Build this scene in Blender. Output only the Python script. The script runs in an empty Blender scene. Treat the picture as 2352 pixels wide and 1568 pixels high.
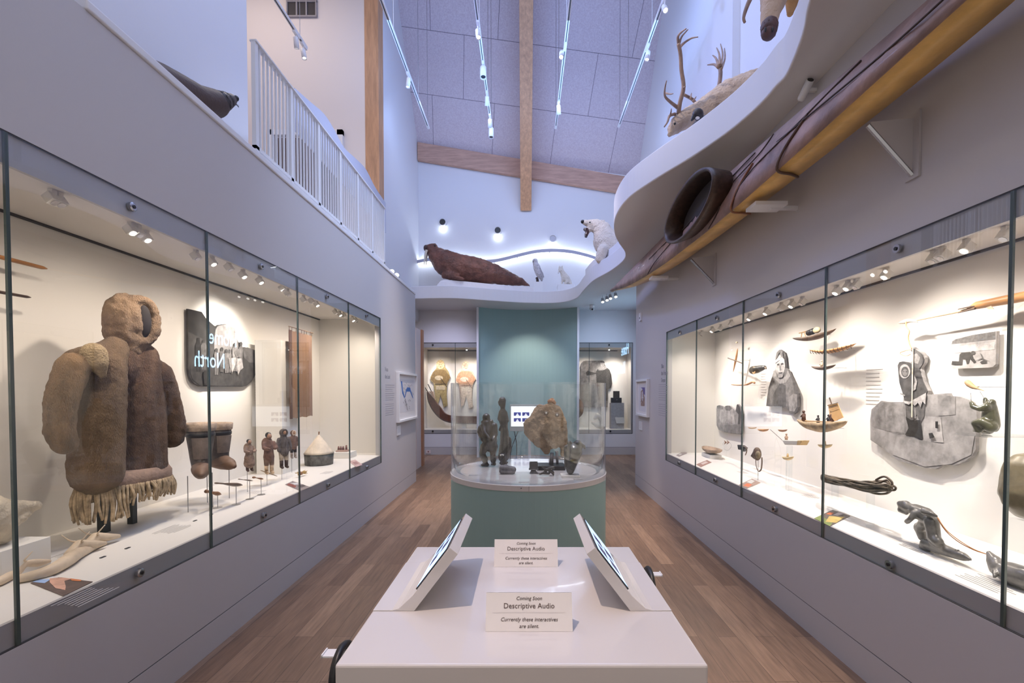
import bpy, bmesh, math, random
from mathutils import Vector, Matrix, noise
random.seed(7)
C = bpy.context.scene
COL = C.collection
# ---------------------------------------------------------------- camera, world, exposure
F = 1060.0; VX = 1206.0; TH = math.radians(1.35); VY = 896.0; PY = VY + F*math.tan(TH); EYE = 1.6
cam = bpy.data.cameras.new('camera'); camo = bpy.data.objects.new('camera', cam); COL.objects.link(camo)
cam.sensor_width = 36; cam.lens = F*36/2352; cam.clip_start = .05; cam.clip_end = 100
cam.shift_x = -(VX-1176)/2352; cam.shift_y = (PY-784)/2352
camo.location = (0, 0, EYE); camo.rotation_euler = (math.pi/2-TH, 0, 0)
C.camera = camo
C.view_settings.view_transform = 'Standard'; C.view_settings.look = 'None'
C.view_settings.gamma = 1; C.view_settings.use_curve_mapping = False
C.view_settings.exposure = 0.45
w = bpy.data.worlds.new('world'); C.world = w; w.use_nodes = True
w.node_tree.nodes['Background'].inputs[0].default_value = (.78, .72, .69, 1)
w.node_tree.nodes['Background'].inputs[1].default_value = .60
C.cycles.max_bounces = 8; C.cycles.diffuse_bounces = 4; C.cycles.glossy_bounces = 4; C.cycles.transparent_max_bounces = 24
C.cycles.sample_clamp_indirect = 4; C.cycles.caustics_reflective = False; C.cycles.caustics_refractive = False
C.cycles.use_denoising = True
def light(kind, name, loc, energy, color, target=None, size=.1, sizey=None, spot=60, blend=.6):
    l = bpy.data.lights.new(name, kind); l.energy = energy; l.color = color
    o = bpy.data.objects.new(name, l); COL.objects.link(o); o.location = loc
    if kind == 'AREA':
        l.size = size
        if sizey: l.shape = 'RECTANGLE'; l.size_y = sizey
    else: l.shadow_soft_size = size
    if kind == 'SPOT': l.spot_size = math.radians(spot); l.spot_blend = blend
    if target is not None: o.rotation_euler = (Vector(target)-Vector(loc)).to_track_quat('-Z', 'Y').to_euler()
    return o
BLUE = (.26, .48, 1.0); LAV = (.48, .61, 1.0); WARM = (1.0, .84, .70); WHT = (1, .93, .86)
# hall: blue wash on the roof, walls and platforms
light('AREA', 'hall_uplight', (0, 7.4, 6.7), 60, BLUE, (0, 9.0, 12), 4.0, 3.0)
light('AREA', 'hall_ambient_fill', (0, 3.6, 8.6), 165, LAV, (0, 3.6, 0), 4.5, 7)  # unseen area fill, added as general ambient light for the hall
light('AREA', 'far_wash', (0, 8.6, 6.9), 28, (.45, .60, 1), (0, 11.4, 4.6), 4.4, .6)
light('SPOT', 'left_wall_wash', (1.9, 3.2, 6.8), 12, (.25, .42, 1), (-2.6, 3.0, 5.0), .3, spot=100)
light('SPOT', 'right_wall_wash', (-1.9, 6.5, 6.8), 300, (.30, .42, 1), (2.7, 6.0, 5.0), .3, spot=95)
light('SPOT', 'left_wall_low_fill', (1.0, 5.0, 6.8), 420, (.55, .68, 1), (-1.92, 5.2, 2.9), .2, spot=52, blend=1)  # extra fill spot, added to brighten the upper part of this wall
light('SPOT', 'floor_spot_left', (-.7, 6.0, 6.8), 950, WARM, (-1.3, 7.2, 0), .1, spot=34, blend=1)
light('SPOT', 'floor_spot_right', (.62, 6.0, 6.8), 800, WARM, (1.45, 5.6, 0), .1, spot=34, blend=1)
light('SPOT', 'table_spot', (-1.45, .35, 6.8), 640, (1, .76, .60), (0, 1.75, .85), .03, spot=24, blend=.8)
light('SPOT', 'case_spot_left', (-.7, 3.4, 6.8), 260, WARM, (0, 4.4, .85), .05, spot=24, blend=1)
light('SPOT', 'case_spot_right', (.62, 3.4, 6.8), 260, WARM, (.05, 4.4, .85), .05, spot=24, blend=1)
light('SPOT', 'walrus_spot', (-.7, 9.0, 6.8), 90, WARM, (-1.2, 10.9, 4.0), .05, spot=36, blend=1)
light('SPOT', 'bear_spot', (-.6, 7.0, 6.8), 130, WARM, (1.4, 8.6, 4.5), .05, spot=20, blend=1)
light('SPOT', 'caribou_spot', (-.7, 3.4, 6.8), 170, WARM, (1.9, 4.6, 4.3), .05, spot=34, blend=1)
light('AREA', 'gallery_light', (-4.6, 6.6, 8.6), 30, (1, .84, .74), (-4.2, 8.0, 3.3), 2, 2)
light('AREA', 'railing_light', (-3.0, 5.4, 6.6), 22, (1, .9, .82), (-2.1, 5.6, 3.4), .6, .6)
light('SPOT', 'text_spot_left', (.4, 6.6, 3.9), 26, WARM, (-1.92, 7.0, 1.5), .04, spot=42, blend=1)
light('SPOT', 'text_spot_right', (-.4, 6.6, 4.2), 28, WARM, (1.87, 7.0, 1.3), .04, spot=38, blend=.8)
light('SPOT', 'alcove_spot', (1.6, 9.7, 3.5), 80, (.6, .7, 1), (1.9, 11.4, 1.6), .04, spot=100, blend=1)
light('SPOT', 'alcove_spot_two', (-1.8, 9.9, 3.5), 65, (.7, .7, 1), (-1.9, 11.4, 1.6), .04, spot=100, blend=1)
light('SPOT', 'teal_spot', (.08, 10.35, 3.5), 90, WHT, (.08, 11.35, 1.2), .04, spot=85, blend=1)
light('SPOT', 'door_spot', (-1.2, 8.6, 3.5), 20, WARM, (-2.2, 9.6, .6), .05, spot=60, blend=1)

# ---------------------------------------------------------------- pixel rays -> points at known planes
def ray(px, py):
    u = (px-VX)/F; v = (PY-py)/F
    return Vector((u, math.cos(TH)+v*math.sin(TH), -math.sin(TH)+v*math.cos(TH)))
def on_x(px, py, X): r = ray(px, py); t = X/r.x; return Vector((X, r.y*t, EYE+r.z*t))
def on_d(px, py, D): r = ray(px, py); t = D/r.y; return Vector((r.x*t, D, EYE+r.z*t))
def on_z(px, py, Z): r = ray(px, py); t = (Z-EYE)/r.z; return Vector((r.x*t, r.y*t, Z))
V = Vector

# ---------------------------------------------------------------- materials
MATS = {}
def mat(name, col, rough=.6, metal=0, nz=None, bump=None, emit=None, spec=.5, coat=0, sheen=0, stretch=None):
    if name in MATS: return MATS[name]
    m = bpy.data.materials.new(name); m.use_nodes = True; nt = m.node_tree; b = nt.nodes['Principled BSDF']
    b.inputs['Base Color'].default_value = (*col, 1); b.inputs['Roughness'].default_value = rough
    b.inputs['Metallic'].default_value = metal; b.inputs['Specular IOR Level'].default_value = spec
    b.inputs['Coat Weight'].default_value = coat
    if sheen: b.inputs['Sheen Weight'].default_value = sheen
    if emit: b.inputs['Emission Color'].default_value = (*col, 1); b.inputs['Emission Strength'].default_value = emit
    if nz or bump:
        tc = nt.nodes.new('ShaderNodeTexCoord'); mp = nt.nodes.new('ShaderNodeMapping')
        nt.links.new(tc.outputs['Object'], mp.inputs[0])
        if stretch: mp.inputs['Scale'].default_value = stretch
    if nz:
        n = nt.nodes.new('ShaderNodeTexNoise'); n.inputs['Scale'].default_value = nz[0]; n.inputs['Detail'].default_value = 6
        n.inputs['Roughness'].default_value = .65
        nt.links.new(mp.outputs[0], n.inputs['Vector'])
        r = nt.nodes.new('ShaderNodeValToRGB'); a = nz[1]
        c2 = nz[2] if len(nz) > 2 else tuple(min(1, c*(1+a)) for c in col)
        r.color_ramp.elements[0].position = .32; r.color_ramp.elements[1].position = .68
        r.color_ramp.elements[0].color = (*[c*(1-a) for c in col], 1); r.color_ramp.elements[1].color = (*c2, 1)
        nt.links.new(n.outputs[0], r.inputs[0]); nt.links.new(r.outputs[0], b.inputs['Base Color'])
    if bump:
        n = nt.nodes.new('ShaderNodeTexNoise'); n.inputs['Scale'].default_value = bump[0]; n.inputs['Detail'].default_value = 5
        nt.links.new(mp.outputs[0], n.inputs['Vector'])
        bp = nt.nodes.new('ShaderNodeBump'); bp.inputs['Strength'].default_value = bump[1]; bp.inputs['Distance'].default_value = bump[2] if len(bump) > 2 else .01
        nt.links.new(n.outputs[0], bp.inputs['Height']); nt.links.new(bp.outputs[0], b.inputs['Normal'])
    MATS[name] = m; return m
def glass_mat(name, tint=(.93, .97, .95), boost=1.0):
    m = bpy.data.materials.new(name); m.use_nodes = True; nt = m.node_tree
    for n in list(nt.nodes): nt.nodes.remove(n)
    o = nt.nodes.new('ShaderNodeOutputMaterial'); mx = nt.nodes.new('ShaderNodeMixShader')
    t = nt.nodes.new('ShaderNodeBsdfTransparent'); t.inputs[0].default_value = (*tint, 1)
    g = nt.nodes.new('ShaderNodeBsdfGlossy'); g.inputs['Roughness'].default_value = 0.0
    ge = nt.nodes.new('ShaderNodeNewGeometry'); dt = nt.nodes.new('ShaderNodeVectorMath'); dt.operation = 'DOT_PRODUCT'
    nt.links.new(ge.outputs['Normal'], dt.inputs[0]); nt.links.new(ge.outputs['Incoming'], dt.inputs[1])
    def mth(op, a, b_=None):
        n = nt.nodes.new('ShaderNodeMath'); n.operation = op; n.use_clamp = op != 'ABSOLUTE'
        for i, x in enumerate((a, b_)):
            if x is None: continue
            if isinstance(x, (int, float)): n.inputs[i].default_value = x
            else: nt.links.new(x, n.inputs[i])
        return n.outputs[0]
    r = mth('POWER', mth('SUBTRACT', 1, mth('ABSOLUTE', dt.outputs['Value'])), 5)
    r = mth('ADD', mth('MULTIPLY', r, .92), .075*boost)
    nt.links.new(r, mx.inputs[0])
    nt.links.new(t.outputs[0], mx.inputs[1]); nt.links.new(g.outputs[0], mx.inputs[2]); nt.links.new(mx.outputs[0], o.inputs[0])
    return m
GLASS = glass_mat('case_glass', (.965, .985, .975)); ACRYL = glass_mat('round_case_acrylic', (.97, .985, .99), .8)
GEDGE = mat('glass_edge', (.06, .09, .085), .25, spec=.8)
WALL = mat('grey_wall_paint', (.525, .505, .515), .55, bump=(60, .03))
WHITEW = mat('white_wall_paint', (.74, .74, .78), .6, bump=(50, .03))
CASEW = mat('case_lining', (.78, .75, .71), .6)
SEAM = mat('dark_seam', (.05, .05, .055), .8)
WSOLID = mat('white_solid_surface', (.66, .63, .625), .12, spec=.5, coat=.3)
WPAINT = mat('white_metal_paint', (.78, .78, .80), .35)
TEAL = mat('teal_paint', (.29, .43, .425), .55, bump=(40, .03))
BLACK = mat('black_metal', (.012, .012, .014), .4)
CHROME = mat('steel', (.45, .45, .47), .25, 1)
TIMBER = mat('spruce_glulam', (.52, .29, .16), .6, nz=(3, .22), stretch=(6, 6, .7), bump=(30, .1))
def gray(v, k=14, a=.42):
    u = v*.46
    return mat('print_grey_%03d_%d' % (int(v*1000), k), (u*1.02, u*.96, u*.94), .8, nz=(k, a), spec=.2)
def pmat(c, k=18, a=.25): return mat('print_colour_%02x%02x%02x' % tuple(int(x*255) for x in c), c, .6, nz=(k, a))

# ---------------------------------------------------------------- mesh building
class B:
    def __init__(s): s.bm = bmesh.new(); s.mi = 0
    def _tag(s, fs):
        for f in fs: f.material_index = s.mi
    def box(s, x0, x1, y0, y1, z0, z1, M=None):
        vs = [s.bm.verts.new((x, y, z)) for x in (x0, x1) for y in (y0, y1) for z in (z0, z1)]
        if M:
            for v in vs: v.co = M @ v.co
        q = [(0,1,3,2),(4,6,7,5),(0,4,5,1),(2,3,7,6),(0,2,6,4),(1,5,7,3)]
        s._tag([s.bm.faces.new([vs[i] for i in f]) for f in q]); return s
    def poly(s, pts):
        f = s.bm.faces.new([s.bm.verts.new(p) for p in pts]); s._tag([f]); return s
    def prism(s, pts, vec):
        vec = V(vec); a = [s.bm.verts.new(p) for p in pts]; b = [s.bm.verts.new(V(p)+vec) for p in pts]
        fs = [s.bm.faces.new(a), s.bm.faces.new(b[::-1])]; n = len(a)
        fs += [s.bm.faces.new((a[i], b[i], b[(i+1) % n], a[(i+1) % n])) for i in range(n)]
        s._tag(fs); return s
    def rings(s, rs, cap=True, closed=False):
        L = [[s.bm.verts.new(p) for p in r] for r in rs]; n = len(L[0]); fs = []
        for a, b in zip(L, L[1:]+([L[0]] if closed else [])):
            fs += [s.bm.faces.new((a[i], a[(i+1) % n], b[(i+1) % n], b[i])) for i in range(n)]
        if cap and not closed: fs += [s.bm.faces.new(L[0][::-1]), s.bm.faces.new(L[-1])]
        s._tag(fs); return s
    def tube(s, pts, r, n=8, cap=True, flat=1, closed=False):
        pts = [V(p) for p in pts]; m = len(pts); rr = r if isinstance(r, (list, tuple)) else [r]*m; rs = []; u = None
        for i, p in enumerate(pts):
            if closed: t = pts[(i+1) % m]-pts[i-1]
            else: t = pts[min(i+1, m-1)]-pts[max(i-1, 0)]
            t.normalize()
            if u is None: u = t.orthogonal().normalized() if abs(t.z) > .95 else t.cross(V((0, 0, 1))).normalized()
            else:
                u = (u-t*u.dot(t))
                u = u.normalized() if u.length > 1e-6 else t.orthogonal().normalized()
            v = t.cross(u); k = rr[i]
            rs.append([p+u*math.cos(a)*k+v*math.sin(a)*k*flat for a in [2*math.pi*j/n for j in range(n)]])
        return s.rings(rs, cap, closed)
    def lathe(s, prof, c=(0, 0, 0), n=32, M=None, cap=True):
        c = V(c); rs = []
        for r, z in prof:
            q = [V((r*math.cos(2*math.pi*j/n), r*math.sin(2*math.pi*j/n), z)) for j in range(n)]
            if M: q = [M @ p for p in q]
            rs.append([c+p for p in q])
        return s.rings(rs, cap)
    def ball(s, c, r, n=12, M=None):
        rx, ry, rz = r if isinstance(r, (list, tuple)) else (r, r, r); c = V(c); rs = []
        for i in range(n+1):
            ph = math.pi*(i if 0 < i < n else (i+.02 if i == 0 else i-.02))/n
            q = [V((rx*math.sin(ph)*math.cos(2*math.pi*j/(2*n)), ry*math.sin(ph)*math.sin(2*math.pi*j/(2*n)), -rz*math.cos(ph))) for j in range(2*n)]
            if M: q = [M @ p for p in q]
            rs.append([c+p for p in q])
        return s.rings(rs)
    def cap(s, p0, p1, r0, r1=None, n=10):
        p0 = V(p0); p1 = V(p1); r1 = r0 if r1 is None else r1; s.ball(p0, r0, 6); s.ball(p1, r1, 6)
        return s.tube([p0, p1], [r0, r1], 12)
    def chain(s, pts, rs):
        for i in range(len(pts)-1): s.cap(pts[i], pts[i+1], rs[i], rs[i+1])
        return s
    def xf(s, M): bmesh.ops.transform(s.bm, matrix=M, verts=s.bm.verts); return s
def worg(o):
    v = V((0, 0, 0))
    while o: v += o.location; o = o.parent
    return v
def tag(o, label=None, cat=None, group=None, kind=None):
    if label: o['label'] = label
    if cat: o['category'] = cat
    if group: o['group'] = group
    if kind: o['kind'] = kind
    return o
def thing(name, label, cat, loc, group=None, kind=None):
    o = bpy.data.objects.new(name, None); COL.objects.link(o); o.location = V(loc); o.empty_display_size = .1
    return tag(o, label, cat, group, kind)
def make(name, b, mats, parent=None, smooth=False, label=None, cat=None, group=None, kind=None, bevel=0, org=None, solid=True):
    bm = b.bm
    if solid: bmesh.ops.recalc_face_normals(bm, faces=bm.faces)
    if smooth:
        for f in bm.faces: f.smooth = True
    if parent is not None: o0 = worg(parent)
    elif org is not None: o0 = V(org)
    else:
        xs = [v.co for v in bm.verts]
        o0 = V(((min(c.x for c in xs)+max(c.x for c in xs))/2, (min(c.y for c in xs)+max(c.y for c in xs))/2, min(c.z for c in xs)))
    bmesh.ops.translate(bm, verts=bm.verts, vec=-o0)
    me = bpy.data.meshes.new(name); bm.to_mesh(me); bm.free()
    for m in (mats if isinstance(mats, (list, tuple)) else [mats]): me.materials.append(m)
    o = bpy.data.objects.new(name, me); COL.objects.link(o)
    if parent is not None: o.parent = parent
    else: o.location = o0
    if bevel:
        md = o.modifiers.new('bevel', 'BEVEL'); md.width = bevel; md.segments = 3; md.limit_method = 'ANGLE'
    return tag(o, label, cat, group, kind)
def struct(name, b, mats, **k): return make(name, b, mats, kind='structure', **k)
def organic(name, b, mats, parent=None, voxel=.02, smooth=6, rough=0, rs=20, **k):
    """one continuous surface grown over the joined masses"""
    me = bpy.data.meshes.new('t'); b.bm.to_mesh(me); b.bm.free()
    o = bpy.data.objects.new('t', me); COL.objects.link(o)
    r = o.modifiers.new('r', 'REMESH'); r.mode = 'VOXEL'; r.voxel_size = voxel; r.use_smooth_shade = True
    if smooth: s = o.modifiers.new('s', 'SMOOTH'); s.iterations = smooth; s.factor = .5
    dg = bpy.context.evaluated_depsgraph_get(); ev = o.evaluated_get(dg)
    bm = bmesh.new(); bm.from_mesh(ev.to_mesh()); ev.to_mesh_clear()
    bpy.data.objects.remove(o); bpy.data.meshes.remove(me)
    if rough:
        bm.normal_update()
        for v in bm.verts: v.co += v.normal*noise.fractal(v.co*rs, .7, 2, 3)*rough
    bb = B(); bb.bm.free(); bb.bm = bm
    return make(name, bb, mats, parent, smooth=True, **k)
def sit(o, z):
    m = min(v.co.z for v in o.data.vertices)+o.location.z; o.location.z += z-m; return o
def copytree(o, parent=None):
    c = o.copy(); COL.objects.link(c)
    if parent is not None: c.parent = parent
    for ch in list(o.children): copytree(ch, c)
    return c
def spline(pts, k=6, closed=False):
    pts = [V(p) for p in pts]; n = len(pts); out = []
    for i in range(n if closed else n-1):
        a = pts[(i-1) % n] if closed or i > 0 else pts[0]; b = pts[i]; c = pts[(i+1) % n]
        d = pts[(i+2) % n] if closed or i+2 < n else pts[-1]
        for j in range(k):
            t = j/k
            out.append(.5*((2*b)+(c-a)*t+(2*a-5*b+4*c-d)*t*t+(3*b-a-3*c+d)*t*t*t))
    if not closed: out.append(pts[-1])
    return out
def text(name, s, size, M, m, parent, shear=0, align='LEFT', ext=.0006, sx=1):
    cu = bpy.data.curves.new('t', 'FONT'); cu.body = s; cu.size = size; cu.shear = shear; cu.align_x = align; cu.extrude = ext; cu.resolution_u = 3
    t = bpy.data.objects.new('t', cu); COL.objects.link(t)
    dg = bpy.context.evaluated_depsgraph_get(); ev = t.evaluated_get(dg); bm = bmesh.new(); bm.from_mesh(ev.to_mesh()); ev.to_mesh_clear()
    bpy.data.objects.remove(t)
    b = B(); b.bm.free(); b.bm = bm; b.xf(Matrix.Diagonal((sx, 1, 1, 1))); b.xf(M)
    return make(name, b, m, parent, solid=False)
def frame_m(o, xa, ya):
    xa = V(xa).normalized(); ya = V(ya).normalized(); za = xa.cross(ya)
    M = Matrix((xa, ya, za)).transposed().to_4x4(); M.translation = V(o); return M
def RZ(a): return Matrix.Rotation(math.radians(a), 4, 'Z')
def RX(a): return Matrix.Rotation(math.radians(a), 4, 'X')
def RY(a): return Matrix.Rotation(math.radians(a), 4, 'Y')
def T(v): return Matrix.Translation(V(v))
# ================================================================ THE SETTING
XL, XR, FAR, SOF = -1.92, 1.87, 11.45, 3.57
# floor
def floor_mat():
    m = bpy.data.materials.new('oak_floor'); m.use_nodes = True; nt = m.node_tree; b = nt.nodes['Principled BSDF']
    tc = nt.nodes.new('ShaderNodeTexCoord'); mp = nt.nodes.new('ShaderNodeMapping'); mp.inputs['Rotation'].default_value = (0, 0, math.pi/2)
    nt.links.new(tc.outputs['Object'], mp.inputs[0])
    br = nt.nodes.new('ShaderNodeTexBrick'); br.offset = .37; br.inputs['Scale'].default_value = 1
    br.inputs['Brick Width'].default_value = 1.25; br.inputs['Row Height'].default_value = .125; br.inputs['Mortar Size'].default_value = .0012
    br.inputs['Mortar Smooth'].default_value = .1; br.inputs['Bias'].default_value = -.1
    br.inputs['Color1'].default_value = (.30, .185, .12, 1); br.inputs['Color2'].default_value = (.165, .095, .06, 1); br.inputs['Mortar'].default_value = (.06, .035, .025, 1)
    nt.links.new(mp.outputs[0], br.inputs[0])
    n = nt.nodes.new('ShaderNodeTexNoise'); n.inputs['Scale'].default_value = 5; n.inputs['Detail'].default_value = 8
    m2 = nt.nodes.new('ShaderNodeMapping'); m2.inputs['Scale'].default_value = (9, .8, 1); nt.links.new(tc.outputs['Object'], m2.inputs[0]); nt.links.new(m2.outputs[0], n.inputs[0])
    mx = nt.nodes.new('ShaderNodeMix'); mx.data_type = 'RGBA'; mx.blend_type = 'OVERLAY'; mx.inputs[0].default_value = .55
    nt.links.new(br.outputs[0], mx.inputs[6]); nt.links.new(n.outputs[0], mx.inputs[7]); nt.links.new(mx.outputs[2], b.inputs['Base Color'])
    b.inputs['Roughness'].default_value = .38
    bp = nt.nodes.new('ShaderNodeBump'); bp.inputs['Strength'].default_value = .15; bp.inputs['Distance'].default_value = .004
    nt.links.new(n.outputs[0], bp.inputs['Height']); nt.links.new(bp.outputs[0], b.inputs['Normal'])
    return m
struct('floor', B().box(-4.4, 3.2, -3, FAR+.1, -.1, 0), floor_mat(), org=(0, 0, 0))
CB, RB = -2.85, 2.55            # back planes of the two long cases
# left wall, with the long case let into it
Z0, Z1, O0, O1, CC = .63, 2.56, .73, 2.44, 2.58
b = B()
b.box(-2.95, XL, -2.5, 6.16, .187, Z0); b.box(-2.95, XL, -2.5, 6.16, CC+.02, 3.26); b.box(-2.0, XL, -2.5, 6.16, Z1, CC+.02)
b.box(-2.62, XL, 6.5, 8.1, .187, 3.26); b.box(-2.0, XL, 6.16, 6.5, .187, 3.26); b.box(-2.95, -2.87, -2.5, 6.5, Z0, CC+.02)
b.box(-2.95, XL-.002, -2.5, 8.1, 3.26, 3.262)
struct('wall_left', b, WALL)
struct('baseboard_left', B().box(-2.6, XL, -2.5, 8.1, 0, .181), WALL)
struct('trim_1', B().box(-2.0, XL-.004, -2.5, 8.1, .181, .187), SEAM)
# coping along the top of the left wall, in front of the balcony
struct('trim_2', B().box(-2.0, XL+.012, 2.05, 8.1, 3.262, 3.31), WHITEW, bevel=.01)
struct('balcony_slab', B().box(-2.62, -2.002, -2.5, 8.1, 3.263, 3.29).box(-6.5, -2.62, 4.43, 8.4, 3.18, 3.262), WHITEW)
# right wall
Y0, Y1, P0, P1, RC = .67, 2.37, .76, 2.26, 2.38
b = B()
b.box(XR, 2.66, -2.5, 6.13, .187, Y0); b.box(XR, 2.66, -2.5, 6.13, RC+.02, SOF); b.box(XR, XR+.08, -2.5, 6.13, Y1, RC+.02)
b.box(XR, 2.66, 6.5, 7.8, .187, SOF); b.box(XR, XR+.08, 6.13, 6.5, .187, SOF); b.box(2.58, 2.66, -2.5, 6.5, Y0, RC+.02)
struct('wall_right', b, WALL)
struct('baseboard_right', B().box(XR, 2.5, -2.5, 7.8, 0, .181), WALL)
struct('trim_3', B().box(XR+.004, XR+.08, -2.5, 7.8, .181, .187), SEAM)
# far wall with its case opening
fx0, fx1, fz0, fz1 = -2.55, 2.67, .52, 2.78
b = B()
b.box(-4.4, fx0, FAR, FAR+.1, .19, 10); b.box(fx1, 3.2, FAR, FAR+.1, .19, 10)
b.box(fx0, fx1, FAR, FAR+.1, .19, fz0); b.box(fx0, fx1, FAR, FAR+.1, fz1, 10)
struct('wall_far', b, WHITEW)
struct('baseboard_far', B().box(-4.4, 3.2, FAR-.004, FAR+.1, 0, .184), WALL)
struct('trim_4', B().box(-4.4, 3.2, FAR-.002, FAR+.1, .184, .19), SEAM)
# alcove walls beside the passage ends
struct('wall_alcove_right', B().box(2.76, 2.9, 7.8, FAR, 0, SOF), WHITEW)
struct('wall_alcove_left', B().box(-4.4, -4.3, 8.1, FAR, 0, SOF), WHITEW)
# upper walls of the tall hall
struct('wall_upper_left', B().box(-2.8, -2.622, -2.5, 4.43, 3.29, 12.5).box(-2.8, -2.622, 8.66, FAR, 3.29, 12.5), WHITEW)
struct('wall_upper_right', B().box(2.76, 2.9, -2.5, FAR, SOF+.27, 12.5), WHITEW)
p = on_x(1652, 100, 2.76).y; q = on_x(1700, 100, 2.76).y
struct('trim_5', B().box(2.66, 2.76, q, p, SOF+.27, 12.3), WHITEW)
# gallery behind the balcony
GY = 8.4
struct('wall_gallery', B().box(-6.6, -2.86, GY, GY+.12, 3.29, 12.5), mat('gallery_wall_paint', (.74, .68, .66), .6))
struct('wall_gallery_side', B().box(-6.7, -6.6, 2.5, GY+.1, 3.1, 12.5), MATS['gallery_wall_paint'])
struct('wall_gallery_near', B().box(-6.6, -2.8, 4.2, 4.33, 3.29, 12.5), MATS['gallery_wall_paint'])
g = on_d(660, 38, GY-.02); g2 = on_d(726, -30, GY-.02)
t = thing('ventilation_grille', 'dark square louvred grille high on the pale gallery wall', 'vent', (g.x, GY, g.z))
make('louvre', B().box(g.x, g2.x, GY-.02, GY, g.z, g2.z), mat('dark_grille', (.04, .035, .04), .6), t)
b = B()
for i in range(4): x = g.x+(g2.x-g.x)*i/3; b.box(x-.012, x+.012, GY-.04, GY-.005, g.z, g2.z)
for i in range(3): z = g.z+(g2.z-g.z)*i/2; b.box(g.x-.012, g2.x+.012, GY-.038, GY-.006, z-.012, z+.012)
make('frame', b, mat('grey_metal', (.3, .28, .3), .5), t)
# gallery door set
d0 = on_d(620, 302, GY); d1 = on_d(790, 302, GY)
t = tag(thing('door_1', None, None, (d0.x, GY-.05, 3.29)), kind='structure')
b = B(); b.box(d0.x, d1.x, GY-.07, GY, d0.z-.09, d0.z); b.box(d0.x, d0.x+.1, GY-.07, GY, 3.29, d0.z); b.box(d1.x-.1, d1.x, GY-.07, GY, 3.29, d0.z)
make('door_frame', b, WPAINT, t)
for (a, c, mm) in ((640, 663, 0), (666, 697, 0), (700, 731, 0), (736, 752, 1), (755, 783, 1)):
    xa = on_d(a, 400, GY).x; xc = on_d(c, 400, GY).x
    make('door_panel', B().box(xa, xc, GY-.05, GY-.005, 3.29, d0.z-.14), mat('dark_door_wood', (.07, .04, .035), .4) if not mm else mat('dark_door_glass', (.02, .035, .04), .1), t)
# glulam post at the balcony end
struct('column_1', B().box(-2.87, -2.62, GY-.01, GY+.27, 3.29, 12.3), TIMBER, bevel=.01)
# ceiling of the hall: a steep board-clad slope
sl = 1.2; cs = -.134
def cz(x, d): return EYE+6.11+cs*(x+2.62)+sl*(FAR-d)
def ceil_mat():
    m = bpy.data.materials.new('wood_wool_ceiling_board'); m.use_nodes = True; nt = m.node_tree; bs = nt.nodes['Principled BSDF']
    tc = nt.nodes.new('ShaderNodeTexCoord'); br = nt.nodes.new('ShaderNodeTexBrick'); br.offset = .5; br.inputs['Scale'].default_value = 1
    br.inputs['Brick Width'].default_value = 1.44; br.inputs['Row Height'].default_value = 1.16; br.inputs['Mortar Size'].default_value = .006
    br.inputs['Color1'].default_value = (.60, .52, .56, 1); br.inputs['Color2'].default_value = (.57, .50, .55, 1); br.inputs['Mortar'].default_value = (.2, .17, .2, 1)
    nt.links.new(tc.outputs['Object'], br.inputs[0])
    n = nt.nodes.new('ShaderNodeTexNoise'); n.inputs['Scale'].default_value = 45; n.inputs['Detail'].default_value = 4; nt.links.new(tc.outputs['Object'], n.inputs[0])
    mx = nt.nodes.new('ShaderNodeMix'); mx.data_type = 'RGBA'; mx.blend_type = 'OVERLAY'; mx.inputs[0].default_value = .35
    nt.links.new(br.outputs[0], mx.inputs[6]); nt.links.new(n.outputs[0], mx.inputs[7]); nt.links.new(mx.outputs[2], bs.inputs['Base Color'])
    bs.inputs['Roughness'].default_value = .8
    return m
o0 = V((-2.95, FAR+.1, cz(-2.95, FAR+.1)))
ux = (V((3.0, FAR+.1, cz(3.0, FAR+.1)))-o0).normalized(); uy = (V((-2.95, 6.0, cz(-2.95, 6.0)))-o0); uy = (uy-ux*uy.dot(ux)).normalized()
M = frame_m(o0, ux, uy)
bb = B().box(0, 6.2, -.3, 9.5, 0, .1)
ce = make('ceiling', bb, ceil_mat(), kind='structure', org=(0, 0, 0)); ce.matrix_world = M
struct('ceiling_top', B().box(-6.7, 3.2, -2.5, 7.0, 12.5, 12.6), WHITEW)
# glulam rafter and wall plate
k = -1.0/math.sqrt(1+sl*sl)
xa, xb = on_d(1195.5, 484, 11.4).x, on_d(1220.5, 484, 11.4).x
zb = on_d(1207, 484, 11.4).z
pr = [V((xa, 11.4, zb)), V((xa, 11.4, cz(xa, 11.4)-.02)), V((xa, 7.2, cz(xa, 7.2)-.02)), V((xa, 7.2, zb+(11.4-7.2)*sl))]
struct('beam_1', B().prism(pr, (xb-xa, 0, 0)), TIMBER, bevel=.006)
L0, L1 = on_d(962, 331, 11.43), on_d(966, 371, 11.43); R0, R1 = on_d(1500, 414, 11.43), on_d(1500, 452, 11.43)
L0.x = L1.x = -2.61; R0.x = R1.x = 2.75
mt = mat('spruce_plate', (.52, .32, .24), .6, nz=(3, .2), stretch=(.7, 6, 6), bump=(30, .1))
struct('beam_2', B().prism([L0, L1, R1, R0], (0, -.1, 0)), mt)
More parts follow.
